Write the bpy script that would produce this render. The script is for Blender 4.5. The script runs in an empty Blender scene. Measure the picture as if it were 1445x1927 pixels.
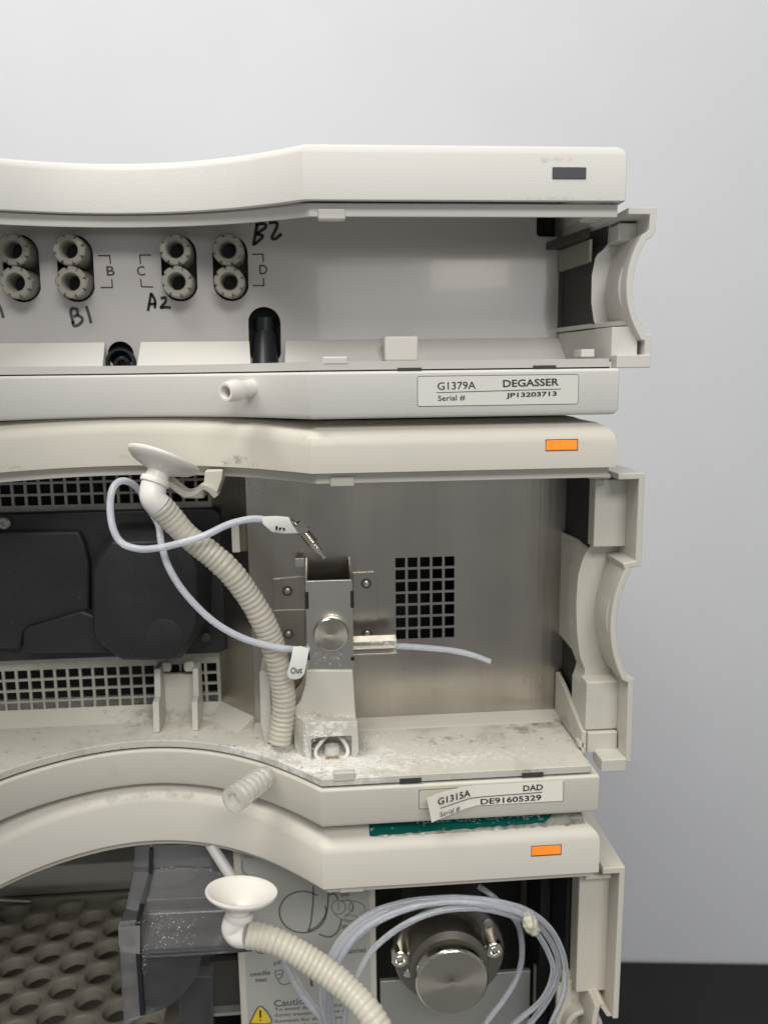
import bpy, bmesh, math, random
import numpy as np
from math import sin, cos, pi, radians, sqrt
from mathutils import Vector, Matrix, noise as mnoise
random.seed(5); rng = np.random.RandomState(7)
S = 0.001                                   # everything below is written in millimetres
scene = bpy.context.scene
COL = scene.collection
# ------------------------------------------------------------------ camera
YAW, PIT, ROL, FP = radians(4.547), radians(9.75), radians(-0.738), 1500.0
CAM = np.array([77.303, -250.418, 13.615])
def _axes():
    f = np.array([sin(YAW)*cos(PIT), cos(YAW)*cos(PIT), -sin(PIT)])
    r = np.array([cos(YAW), -sin(YAW), 0.0]); u = np.cross(r, f)
    return cos(ROL)*r + sin(ROL)*u, -sin(ROL)*r + cos(ROL)*u, f
CR, CU, CF = _axes()
def at(px, py, Y):                          # a spot seen in the photo, at the depth Y where it stands
    d = CF + CR*(px-722.5)/FP - CU*(py-963.5)/FP
    return CAM + (Y-CAM[1])/d[1]*d
def atz(px, py, Z):
    d = CF + CR*(px-722.5)/FP - CU*(py-963.5)/FP
    return CAM + (Z-CAM[2])/d[2]*d
cd = bpy.data.cameras.new('camera'); cam = bpy.data.objects.new('camera', cd); COL.objects.link(cam)
cam.matrix_world = Matrix(((CR[0],CU[0],-CF[0],CAM[0]*S),(CR[1],CU[1],-CF[1],CAM[1]*S),(CR[2],CU[2],-CF[2],CAM[2]*S),(0,0,0,1)))
cd.sensor_fit = 'VERTICAL'; cd.sensor_height = 36; cd.sensor_width = 27; cd.lens = 36*FP/1927
cd.clip_start = 0.01; cd.clip_end = 30
cd.dof.use_dof = True; cd.dof.focus_distance = 0.265; cd.dof.aperture_fstop = 15
scene.camera = cam
# ------------------------------------------------------------------ light
world = bpy.data.worlds.new('World'); scene.world = world; world.use_nodes = True
world.node_tree.nodes['Background'].inputs[0].default_value = (0.96, 0.975, 1.0, 1)
world.node_tree.nodes['Background'].inputs[1].default_value = 0.25
def area(name, loc, target, sx, sy, power, col):
    l = bpy.data.lights.new(name, 'AREA'); l.shape = 'RECTANGLE'; l.size = sx; l.size_y = sy
    l.energy = power; l.color = col
    o = bpy.data.objects.new(name, l); COL.objects.link(o)
    o.location = loc; o.rotation_euler = (Vector(target)-Vector(loc)).to_track_quat('-Z','Y').to_euler()
    return o
area('ceiling_lamp', (-0.55, -0.35, 1.35), (-0.1, 0.05, -0.1), 1.2, 0.45, 21, (1.0, 0.97, 0.91))
area('ceiling_lamp_behind', (0.35, -1.9, 1.5), (0.1, 0.0, -0.1), 1.3, 0.6, 30, (1.0, 0.98, 0.94))
area('panel_fill_light', (0.31, -1.2, 0.13), (0.12, 0.05, 0.05), 0.46, 0.18, 0.8, (1.0, .98, .96))  # added front fill, reflected as the brighter area of the degasser panel
area('panel_patch_light', (0.36, -1.15, 0.215), (0.13, 0.05, 0.055), 0.14, 0.09, 0.17, (1.0, .9, .72))  # added small warm light, makes the beige reflection on the degasser panel
scene.view_settings.view_transform = 'Standard'; scene.view_settings.look = 'None'
scene.view_settings.exposure = 0.0; scene.view_settings.gamma = 1.0
# ------------------------------------------------------------------ materials
def mat(name, col, rough=0.5, metal=0.0, spec=0.5, bump=0.0, bscale=600, stretch=None, dirt=None, trans=0.0, ior=1.45, var=0.0, aniso=0.0, emit=None, coat=0.0, sss=0.0, rvar=0.0):
    m = bpy.data.materials.new(name); m.use_nodes = True
    nt = m.node_tree; N = nt.nodes; L = nt.links; b = N['Principled BSDF']
    b.inputs['Base Color'].default_value = (*col, 1); b.inputs['Roughness'].default_value = rough
    b.inputs['Metallic'].default_value = metal; b.inputs['Specular IOR Level'].default_value = spec
    b.inputs['Transmission Weight'].default_value = trans; b.inputs['IOR'].default_value = ior
    b.inputs['Coat Weight'].default_value = coat; b.inputs['Anisotropic'].default_value = aniso
    if sss:
        b.inputs['Subsurface Weight'].default_value = sss; b.inputs['Subsurface Radius'].default_value = (1,.9,.8); b.inputs['Subsurface Scale'].default_value = 0.002
    tc = N.new('ShaderNodeTexCoord'); mp = N.new('ShaderNodeMapping'); L.new(tc.outputs['Object'], mp.inputs[0])
    if stretch: mp.inputs['Scale'].default_value = stretch
    def noise(sc, det=4, src=mp, ro=0.55):
        n = N.new('ShaderNodeTexNoise'); n.inputs['Scale'].default_value = sc; n.inputs['Detail'].default_value = det
        n.inputs['Roughness'].default_value = ro
        L.new((src.outputs[0] if src is mp else src.outputs['Object']), n.inputs['Vector']); return n
    cur = None
    def mixc(fac, c2, first):
        x = N.new('ShaderNodeMix'); x.data_type = 'RGBA'; L.new(fac, x.inputs[0])
        if first is None: x.inputs[6].default_value = (*col, 1)
        else: L.new(first, x.inputs[6])
        x.inputs[7].default_value = (*c2, 1); return x.outputs[2]
    def ramp(sock, a, c, amt=1.0):
        r = N.new('ShaderNodeMapRange'); L.new(sock, r.inputs[0]); r.inputs[1].default_value = a; r.inputs[2].default_value = c
        r.inputs[4].default_value = amt; return r.outputs[0]
    if var:
        n = noise(14 if not stretch else 60, 5, tc if not stretch else mp)
        cur = mixc(ramp(n.outputs[0], .3, .75, 1.0), tuple(c*(1-var) for c in col), cur)
    if dirt:
        for (sc, lo, hi, amt, dc) in dirt:
            n = noise(sc, 8, tc, .65); cur = mixc(ramp(n.outputs[0], lo, hi, amt), dc, cur)
    if cur is not None: L.new(cur, b.inputs['Base Color'])
    if rvar:
        n = noise(25, 5, tc); r = N.new('ShaderNodeMapRange'); L.new(n.outputs[0], r.inputs[0])
        r.inputs[1].default_value = .3; r.inputs[2].default_value = .7; r.inputs[3].default_value = rough-rvar; r.inputs[4].default_value = rough+rvar
        L.new(r.outputs[0], b.inputs['Roughness'])
    if bump:
        n = noise(bscale, 3); bp = N.new('ShaderNodeBump'); bp.inputs['Strength'].default_value = bump; bp.inputs['Distance'].default_value = 0.0003
        L.new(n.outputs[0], bp.inputs['Height']); L.new(bp.outputs[0], b.inputs['Normal'])
    if emit: b.inputs['Emission Color'].default_value = (*emit[:3], 1); b.inputs['Emission Strength'].default_value = emit[3]
    return m
GR = (0.045, 0.04, 0.03)
M = {}
M['deg'] = mat('light_grey_textured_plastic', (.68,.665,.63), .5, bump=.3, bscale=2100, var=.03, rvar=.06, dirt=[(160,.72,.8,.3,(.3,.28,.25))])
M['deg_in'] = mat('light_grey_smooth_plastic', (.66,.64,.60), .4, var=.04, bump=.08)
M['degpanel'] = mat('glossy_grey_foil_panel', (.46,.44,.43), .17, var=.05, spec=.7, coat=.3)
M['dad'] = mat('aged_beige_textured_plastic', (.62,.595,.52), .5, bump=.28, bscale=2100, var=.06, rvar=.06, dirt=[(70,.62,.8,.35,(.30,.27,.2)),(900,.70,.76,.4,(.2,.18,.14))])
M['dad_in'] = mat('aged_beige_smooth_plastic', (.58,.56,.495), .42, var=.08, bump=.1, dirt=[(45,.60,.78,.45,(.22,.2,.16)),(700,.68,.75,.5,(.15,.13,.1))])
M['sam'] = mat('warm_grey_textured_plastic', (.64,.61,.545), .48, bump=.22, bscale=2100, var=.05, rvar=.06, dirt=[(120,.68,.8,.3,(.3,.27,.2))])
M['sam_in'] = mat('warm_grey_smooth_plastic', (.60,.565,.49), .42, var=.05, bump=.08)
M['tray'] = mat('dusty_beige_tray_plastic', (.62,.60,.53), .55, var=.08, bump=.25, dirt=[(60,.50,.72,.55,(.28,.26,.22)),(260,.60,.70,.6,(.13,.12,.10)),(1300,.62,.70,.6,(.85,.84,.8))])
def stain(m, spots):                        # cloudy deposits with their own place on the tray
    nt = m.node_tree; N = nt.nodes; L = nt.links; b = N['Principled BSDF']
    cur = b.inputs['Base Color'].links[0].from_socket; tc = N.new('ShaderNodeTexCoord')
    for (cx, cy, cz, sx, sy, sz, nsc, lo, hi, amt, col) in spots:
        mp = N.new('ShaderNodeMapping'); mp.inputs['Location'].default_value = (-cx/sx, -cy/sy, -cz/sz); mp.inputs['Scale'].default_value = (1/(sx*S), 1/(sy*S), 1/(sz*S))
        L.new(tc.outputs['Object'], mp.inputs[0]); ln = N.new('ShaderNodeVectorMath'); ln.operation = 'LENGTH'; L.new(mp.outputs[0], ln.inputs[0])
        n = N.new('ShaderNodeTexNoise'); n.inputs['Scale'].default_value = nsc; n.inputs['Detail'].default_value = 9; n.inputs['Roughness'].default_value = .7; L.new(tc.outputs['Object'], n.inputs['Vector'])
        f = N.new('ShaderNodeMapRange'); L.new(ln.outputs['Value'], f.inputs[0]); f.inputs[1].default_value = 1.0; f.inputs[2].default_value = 0.1; f.inputs[3].default_value = 0; f.inputs[4].default_value = .30
        ad = N.new('ShaderNodeMath'); ad.operation = 'ADD'; L.new(f.outputs[0], ad.inputs[0]); L.new(n.outputs[0], ad.inputs[1])
        g = N.new('ShaderNodeMapRange'); L.new(ad.outputs[0], g.inputs[0]); g.inputs[1].default_value = lo; g.inputs[2].default_value = hi; g.inputs[4].default_value = amt
        mu = N.new('ShaderNodeMath'); mu.operation = 'MULTIPLY'; mu.use_clamp = True; L.new(g.outputs[0], mu.inputs[0])
        f2 = N.new('ShaderNodeMapRange'); L.new(ln.outputs['Value'], f2.inputs[0]); f2.inputs[1].default_value = 1.15; f2.inputs[2].default_value = .8; L.new(f2.outputs[0], mu.inputs[1])
        x = N.new('ShaderNodeMix'); x.data_type = 'RGBA'; L.new(mu.outputs[0], x.inputs[0]); L.new(cur, x.inputs[6]); x.inputs[7].default_value = (*col, 1); cur = x.outputs[2]
    L.new(cur, b.inputs['Base Color'])
WH, DK = (.86,.85,.82), (.13,.12,.10)
stain(M['tray'], [(82,12,-121,42,22,9,260,.62,.80,.85,WH),(50,24,-121,40,12,6,340,.66,.82,.7,WH),(125,12,-121,55,12,6,420,.72,.86,.6,WH),(160,38,-121,26,20,8,150,.66,.86,.75,DK),(120,26,-121,40,12,6,260,.76,.90,.6,DK),(15,60,-119,70,12,6,300,.72,.9,.4,DK)])
stain(M['dad_in'], [(78,14,-108,16,16,14,420,.68,.80,.8,WH),(12,58,-120,60,14,8,260,.74,.9,.45,DK),(168,30,-118,10,26,10,220,.7,.9,.5,DK),(178,25,-88,9,20,14,330,.74,.9,.4,DK),(10,50,-96,50,30,10,300,.74,.9,.4,DK)])
stain(M['dad'], [(48,22,-15,30,16,5,420,.74,.90,.55,DK),(10,34,-13,14,10,5,300,.76,.92,.4,DK),(-20,24,-16,26,18,4,420,.76,.92,.4,DK),(150,2,-138,40,8,3,300,.74,.9,.35,DK)])
stain(M['sam'], [(10,36,-143,60,14,4,220,.70,.92,.45,(.22,.20,.17)),(150,6,-143,30,9,3,400,.7,.86,.5,(.25,.23,.2))])
stain(M['deg'], [(150,0,77,16,6,3,500,.72,.86,.35,(.35,.33,.3)),(150,0,66,30,6,1.5,600,.72,.86,.35,(.35,.33,.3))])
M['steel'] = mat('brushed_stainless_steel', (.52,.485,.43), .32, metal=1, bump=.35, bscale=500, stretch=(1,1,.02), var=.18, aniso=.5, rvar=.08)
M['steel2'] = mat('bracket_stainless_steel', (.60,.58,.53), .33, metal=1, bump=.2, bscale=900, stretch=(1,1,.04), var=.1)
M['steelH'] = mat('dull_grey_sheet_metal', (.42,.42,.39), .38, metal=.55, var=.15, bump=.1)
M['grille'] = mat('dusty_grey_grille_sheet', (.40,.39,.345), .5, metal=.3, var=.15, dirt=[(200,.5,.75,.5,(.22,.21,.18))])
M['turned'] = mat('turned_steel_face', (.54,.49,.42), .28, metal=1)
M['chrome'] = mat('bright_polished_steel', (.78,.75,.68), .14, metal=1)
M['railm'] = mat('pale_dull_rail', (.78,.77,.70), .5, metal=0, var=.2)
M['steelD'] = mat('dark_satin_steel', (.27,.25,.215), .34, metal=.9, var=.2)
M['rod'] = mat('satin_steel_rod', (.95,.95,.92), .45, metal=.5)
M['black'] = mat('matt_black_plastic', (.018,.018,.02), .5, bump=.3, bscale=900, dirt=[(900,.66,.74,.35,(.25,.25,.24)),(55,.45,.8,.35,(.05,.05,.048))])
M['rubber'] = mat('black_rubber', (.012,.015,.018), .33, var=.2)
M['dark'] = mat('unlit_void_black', (.012,.013,.014), .6)  # near-black colour stands in for unlit depth inside openings and cavities
M['boot'] = mat('dark_grey_seal_and_gap_shade', (.05,.048,.042), .55)  # rubber seals; also the painted shade in seams and notches
M['fit'] = mat('grey_brown_fitting_plastic', (.30,.285,.245), .42, var=.12)
M['white'] = mat('white_moulded_plastic', (.80,.77,.72), .36, sss=.15, dirt=[(90,.62,.78,.25,(.4,.36,.3))])
M['paper'] = mat('white_label_paper', (.80,.80,.76), .5, var=.04)
M['plate'] = mat('light_grey_name_plate', (.70,.69,.64), .35)
M['plate2'] = mat('yellowed_name_plate', (.60,.585,.49), .35, dirt=[(140,.55,.7,.5,(.5,.5,.3))])
M['paper2'] = mat('creased_white_label', (.83,.80,.71), .4)
M['ink'] = mat('black_print', (.015,.015,.015), .5)
M['marker'] = mat('black_marker_ink', (.02,.018,.02), .4, var=.5)
M['greyink'] = mat('grey_marker_ink', (.10,.10,.105), .4, var=.6)
M['print'] = mat('dark_brown_print', (.05,.035,.035), .5)
M['guide'] = mat('grey_instruction_card', (.44,.44,.405), .35, var=.06)
M['guideink'] = mat('grey_print', (.11,.11,.10), .5)
M['yellow'] = mat('yellow_warning_print', (.80,.58,.02), .4)
M['green'] = mat('teal_sticker_remnant', (.0,.12,.10), .3, var=.2, dirt=[(500,.62,.66,.8,(.5,.55,.5))])
M['glue'] = mat('grey_glue_residue', (.42,.41,.36), .7, dirt=[(300,.45,.6,.7,(.15,.14,.12))], bump=.8, bscale=700)
M['stickertext'] = mat('pale_sticker_print', (.35,.6,.55), .4)
M['orange'] = mat('orange_lit_indicator', (.95,.30,.03), .25, emit=(1.0,.24,.02,.36), var=.35, dirt=[(350,.62,.75,.5,(.35,.10,.01))])
M['off'] = mat('dark_grey_indicator', (.075,.075,.085), .3)
M['lens_shade'] = mat('orange_frame_shadow', (.2,.05,.01), .5)  # dark orange painted as the shadow around the indicator lens
M['slot'] = mat('white_slot_plastic', (.55,.55,.55), .4)
M['hose'] = mat('translucent_cream_hose', (.80,.765,.66), .26, trans=.32, sss=.2, ior=1.35, var=.12, dirt=[(60,.58,.8,.3,(.62,.55,.36))])
M['hose2'] = M['hose']
M['clear'] = mat('clear_ribbed_plastic', (.95,.935,.89), .1, trans=.72, ior=1.3, sss=.1)
M['ptfe'] = mat('milky_blue_tubing', (.84,.87,.94), .12, trans=.5, ior=1.32)
M['ptfe2'] = mat('milky_blue_coiled_tubing', (.86,.89,.95), .08, trans=.74, ior=1.32)
M['smoke'] = mat('smoked_clear_plastic', (.60,.60,.62), .1, trans=.88, ior=1.3, bump=.05, dirt=[(700,.70,.74,.8,(.9,.9,.9))])
M['smoke2'] = mat('dark_smoked_plastic', (.22,.22,.235), .12, trans=.8, ior=1.3, dirt=[(900,.68,.72,.7,(.7,.7,.7))])
M['vial'] = mat('taupe_tray_plastic', (.235,.215,.175), .55, var=.12, bump=.1)
M['putty'] = mat('cream_tie_knot', (.55,.53,.42), .5, bump=.6, bscale=500)
M['salt'] = mat('white_salt_crystals', (.9,.89,.86), .55)
M['amber'] = mat('amber_sensor_bead', (.38,.29,.14), .3, trans=.2)
M['glass'] = mat('clear_sensor_glass', (.85,.84,.78), .15, trans=.35)
M['wall'] = mat('grey_painted_wall', (.675,.69,.725), .75, bump=.35, bscale=90, var=.03, dirt=[(9,.74,.80,.25,(.5,.51,.55))])
M['bench'] = mat('black_bench_top', (.012,.013,.013), .55, bump=.2, var=.3)
# turned metal: rings that catch the light in a fan
def turned(name, cx, cz):
    m = M['turned'].copy(); m.name = name; nt = m.node_tree; N = nt.nodes; L = nt.links; b = N['Principled BSDF']
    tc = N.new('ShaderNodeTexCoord'); mp = N.new('ShaderNodeMapping'); mp.inputs['Location'].default_value = (-cx*S, 0, -cz*S)
    L.new(tc.outputs['Object'], mp.inputs[0]); mp.vector_type = 'POINT'
    mp2 = N.new('ShaderNodeMapping'); mp2.inputs['Scale'].default_value = (1, 0, 1); L.new(mp.outputs[0], mp2.inputs[0])
    ln = N.new('ShaderNodeVectorMath'); ln.operation = 'LENGTH'; L.new(mp2.outputs[0], ln.inputs[0])
    n = N.new('ShaderNodeTexNoise'); n.noise_dimensions = '1D'; n.inputs['Scale'].default_value = 4200; n.inputs['Detail'].default_value = 2
    L.new(ln.outputs['Value'], n.inputs['W'])
    bp = N.new('ShaderNodeBump'); bp.inputs['Strength'].default_value = .35; bp.inputs['Distance'].default_value = .0001
    L.new(n.outputs[0], bp.inputs['Height']); L.new(bp.outputs[0], b.inputs['Normal'])
    cr = N.new('ShaderNodeVectorMath'); cr.operation = 'CROSS_PRODUCT'; cr.inputs[1].default_value = (0, 1, 0)
    L.new(mp2.outputs[0], cr.inputs[0]); nm = N.new('ShaderNodeVectorMath'); nm.operation = 'NORMALIZE'; L.new(cr.outputs[0], nm.inputs[0])
    L.new(nm.outputs[0], b.inputs['Tangent']); b.inputs['Anisotropic'].default_value = .85; b.inputs['Roughness'].default_value = .33
    return m
# ------------------------------------------------------------------ helpers
class B:
    def __init__(s): s.v = []; s.f = []
    def add(s, vs, fs):
        k = len(s.v); s.v += [tuple(float(c) for c in v) for v in vs]; s.f += [tuple(i+k for i in f) for f in fs]; return s
    def box(s, x0, x1, y0, y1, z0, z1):
        vs = [(x,y,z) for z in (z0,z1) for y in (y0,y1) for x in (x0,x1)]
        return s.add(vs, [(0,2,3,1),(4,5,7,6),(0,1,5,4),(2,6,7,3),(0,4,6,2),(1,3,7,5)])
    def loft(s, rings, closed=True, caps=(True,True), close_path=False):
        n = len(rings[0]); vs = [p for r in rings for p in r]; fs = []
        R = len(rings)
        for i in range(R if close_path else R-1):
            j2 = (i+1) % R
            for j in range(n if closed else n-1):
                k = (j+1) % n; fs.append((i*n+j, i*n+k, j2*n+k, j2*n+j))
        if caps[0]: fs.append(tuple(range(n-1,-1,-1)))
        if caps[1]: fs.append(tuple((R-1)*n+i for i in range(n)))
        return s.add(vs, fs)
    def prism_y(s, poly, y0, y1):           # poly of (x,z)
        return s.loft([[(x,y0,z) for x,z in poly], [(x,y1,z) for x,z in poly]])
    def prism_x(s, poly, x0, x1):           # poly of (y,z)
        return s.loft([[(x0,y,z) for y,z in poly], [(x1,y,z) for y,z in poly]])
    def prism_z(s, poly, z0, z1):
        return s.loft([[(x,y,z0) for x,y in poly], [(x,y,z1) for x,y in poly]])
    def lathe(s, prof, origin, axis, seg=28, caps=(False,False)):   # prof of (radius, height along axis)
        a = Vector(axis).normalized(); t = a.orthogonal().normalized(); w = a.cross(t); o = Vector(origin)
        rings = [[tuple(o + a*h + (t*cos(2*pi*k/seg)+w*sin(2*pi*k/seg))*r) for k in range(seg)] for r,h in prof]
        return s.loft(rings, caps=caps)
    def tube(s, pts, rad, seg=12, caps=(True,True)):
        P = [Vector(p) for p in pts]; n = len(P); T = []
        for i in range(n): T.append((P[min(i+1,n-1)]-P[max(i-1,0)]).normalized())
        u = T[0].orthogonal().normalized(); rings = []
        for i in range(n):
            u = (u - T[i]*u.dot(T[i])).normalized(); w = T[i].cross(u)
            r = rad(i) if callable(rad) else rad
            rings.append([tuple(P[i] + (u*cos(2*pi*k/seg)+w*sin(2*pi*k/seg))*r) for k in range(seg)])
        return s.loft(rings, caps=caps)
    def build(s, name, m, parent=None, bevel=0.0, smooth=False, angle=35, segs=2):
        me = bpy.data.meshes.new(name)
        me.from_pydata([(x*S,y*S,z*S) for x,y,z in s.v], [], s.f)
        bm = bmesh.new(); bm.from_mesh(me); bmesh.ops.recalc_face_normals(bm, faces=bm.faces); bm.to_mesh(me); bm.free()
        o = bpy.data.objects.new(name, me); COL.objects.link(o); me.materials.append(M[m] if isinstance(m, str) else m)
        if smooth or bevel:
            me.shade_smooth()
            me.set_sharp_from_angle(angle=radians(angle)) if not bevel else None
        if bevel:
            md = o.modifiers.new('bevel', 'BEVEL'); md.width = bevel*S; md.segments = segs; md.limit_method = 'ANGLE'; md.angle_limit = radians(angle); md.harden_normals = True
        if parent is not None:
            o.parent = parent
            if parent.type == 'EMPTY': o.location = [-c for c in parent.location]
        return o
def thing(name, loc, label, cat, group=None):
    o = bpy.data.objects.new(name, None); COL.objects.link(o); o.location = [c*S for c in loc]; o.empty_display_size = .01
    o['label'] = label; o['category'] = cat
    if group: o['group'] = group
    return o
def crom(pts, n=8):
    P = [np.array(p, float) for p in pts]; P = [2*P[0]-P[1]] + P + [2*P[-1]-P[-2]]; out = []
    for i in range(1, len(P)-2):
        for k in range(n):
            t = k/n; a,b_,c,d = P[i-1],P[i],P[i+1],P[i+2]
            out.append(.5*((2*b_)+(-a+c)*t+(2*a-5*b_+4*c-d)*t*t+(-a+3*b_-3*c+d)*t**3))
    out.append(P[-2]); return out
def resample(pts, step):
    P = np.array(pts); d = np.r_[0, np.cumsum(np.linalg.norm(np.diff(P, axis=0), axis=1))]
    n = max(2, int(d[-1]/step)); t = np.linspace(0, d[-1], n+1)
    return [np.array([np.interp(v, d, P[:,k]) for k in range(3)]) for v in t], t
def circ(cx, cz, r, n=24, a0=0, a1=2*pi): return [(cx+r*cos(a0+(a1-a0)*i/n), cz+r*sin(a0+(a1-a0)*i/n)) for i in range(n)]
def rrect(x0, x1, z0, z1, r, n=4):
    out = []
    for cx, cz, a in ((x1-r,z1-r,0),(x0+r,z1-r,pi/2),(x0+r,z0+r,pi),(x1-r,z0+r,3*pi/2)):
        for i in range(n+1): out.append((cx+r*cos(a+pi/2*i/n), cz+r*sin(a+pi/2*i/n)))
    return out
def text(s, m, parent, o, ux, uz, w, h, bold=0.0, shear=0.0, name='lettering', space=1.0, gap=.03):
    """flat print: lower-left corner o, along ux (width w) and uz (cap height h), lying on a surface"""
    cu = bpy.data.curves.new('t', 'FONT'); cu.body = s; cu.offset = bold; cu.shear = shear; cu.space_character = space; cu.resolution_u = 3
    to = bpy.data.objects.new('t', cu); COL.objects.link(to)
    me = bpy.data.meshes.new_from_object(to.evaluated_get(bpy.context.evaluated_depsgraph_get()))
    bpy.data.objects.remove(to)
    V = np.array([v.co[:] for v in me.vertices]); mn, mx = V.min(0), V.max(0)
    ux = np.array(ux, float); uz = np.array(uz, float); nrm = np.cross(ux, uz); nrm = nrm/np.linalg.norm(nrm)
    for v in me.vertices:
        p = np.array(o) + ux*((v.co.x-mn[0])/(mx[0]-mn[0])*w) + uz*((v.co.y-mn[1])/(mx[1]-mn[1])*h) + nrm*gap
        v.co = Vector([float(c)*S for c in p])
    me.materials.clear(); me.materials.append(M[m]); me.name = name
    ob = bpy.data.objects.new(name, me); COL.objects.link(ob); ob.parent = parent
    if parent is not None and parent.type == 'EMPTY': ob.location = [-c for c in parent.location]
    return ob
def ptext(s, m, parent, Y, p0, p1, ht, **k):
    """print on the plane Y between two photo spots p0-p1 (baseline), ht = letter height in photo pixels"""
    a, b, c = at(*p0, Y), at(*p1, Y), at(p0[0], p0[1]-ht, Y)
    ux = b-a; w = np.linalg.norm(ux); ux /= w
    uz = np.array([-ux[2]*0, 0, 1.0]); uz = uz - ux*uz.dot(ux); uz /= np.linalg.norm(uz)
    return text(s, m, parent, a, ux, uz, w, np.linalg.norm(c-a), **k)
def ribbon(b, pts, w, y, th=.06):           # a flat inked stroke on the plane y, pts of (x,z)
    P = [np.array(p, float) for p in pts]; L_, R_ = [], []
    for i in range(len(P)):
        t = P[min(i+1,len(P)-1)]-P[max(i-1,0)]; t /= (np.linalg.norm(t)+1e-9); n = np.array([-t[1], t[0]])*w/2
        L_.append(P[i]+n); R_.append(P[i]-n)
    vs = [(p[0],y-th,p[1]) for p in L_] + [(p[0],y-th,p[1]) for p in R_]; k = len(P)
    b.add(vs, [(i,i+1,k+i+1,k+i) for i in range(k-1)])
def strokes(lst, w, Y, m, parent, name='handwriting', th=.06):
    b = B()
    for st in lst:
        q = [at(x, y, Y) for x, y in st]; q = crom(q, 5) if len(q) > 2 else q
        ribbon(b, [(p[0],p[2]) for p in q], w, Y, th)
    return b.build(name, m, parent)
def cells(xs, zs, solid, y0, th, inner=None):
    """a sheet cut on a grid: solid(i,j) says which cells are metal; holes get walls"""
    b = B(); nx, nz = len(xs)-1, len(zs)-1
    V = {}
    def v(i, j, k):
        if (i,j,k) not in V: V[(i,j,k)] = len(b.v); b.v.append((float(xs[i]), float(y0+k*th), float(zs[j])))
        return V[(i,j,k)]
    ok = lambda i, j: 0 <= i < nx and 0 <= j < nz and solid(i, j)
    for i in range(nx):
        for j in range(nz):
            if not ok(i,j): continue
            b.f.append((v(i,j,0), v(i+1,j,0), v(i+1,j+1,0), v(i,j+1,0))); b.f.append((v(i,j,1), v(i,j+1,1), v(i+1,j+1,1), v(i+1,j,1)))
            if not ok(i-1,j): b.f.append((v(i,j,0), v(i,j+1,0), v(i,j+1,1), v(i,j,1)))
            if not ok(i+1,j): b.f.append((v(i+1,j,0), v(i+1,j,1), v(i+1,j+1,1), v(i+1,j+1,0)))
            if not ok(i,j-1): b.f.append((v(i,j,0), v(i,j,1), v(i+1,j,1), v(i+1,j,0)))
            if not ok(i,j+1): b.f.append((v(i,j+1,0), v(i+1,j+1,0), v(i+1,j+1,1), v(i,j+1,1)))
    return b
def holes(x0, pitch, hole, n): # edges of n holes
    out = []
    for k in range(n): out += [x0+k*pitch, x0+k*pitch+hole]
    return out
# plan of the fronts: flat, a concave bay, flat again
ARC = [(74.6,0),(66,8.8),(55.5,18.2),(47,24.2),(39,28.8),(30,32.6),(20,35.2),(10,36.2),(0,35.4),(-9,33.2),(-18,29.4),(-27,24.0),(-35,17.4),(-42,9.6),(-49,0)]
def plan(xr=172.8, xl=-150, yb=420):
    a = [np.array([x,y,0]) for x,y in ARC]; a = [(p[0],p[1]) for p in crom(a, 3)]
    return [(xr,yb),(xr,0)] + a + [(xl,0),(xl,yb)]
def offset(poly, d):                        # inset of the clockwise plan
    out = []; n = len(poly)
    for i in range(n):
        p0, p1, p2 = [np.array(poly[(i+k) % n], float) for k in (-1,0,1)]
        e1 = (p1-p0)/np.linalg.norm(p1-p0); e2 = (p2-p1)/np.linalg.norm(p2-p1)
        n1 = np.array([e1[1],-e1[0]]); n2 = np.array([e2[1],-e2[0]]); k = n1+n2; k /= np.linalg.norm(k)
        out.append(tuple(p1 + k*d/max(.35, k.dot(n1))))
    return out
TILT = .08                                 # the covers rise a little towards the bay
def slab(layers, xr=172.8, rise=1e9):       # layers of (inset, z); those above rise follow the tilt
    b = B(); P = plan(xr); rings = [[(x,y,l[1]+(TILT*min(max(y,0),45) if l[1] > rise and len(l) < 3 else 0)) for x,y in offset(P, l[0])] for l in layers]
    b.loft(rings, caps=(False,False))
    for r in (rings[0], rings[-1]):         # flat lid and floor as strips running back from the front edge
        k = len(b.v); n = len(r); yb = r[0][1]; b.v += list(r) + [(p[0], yb, p[2]) for p in r]
        b.f += [(k+i, k+i+1, k+n+i+1, k+n+i) for i in range(1, n-2)]
    return b
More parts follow.
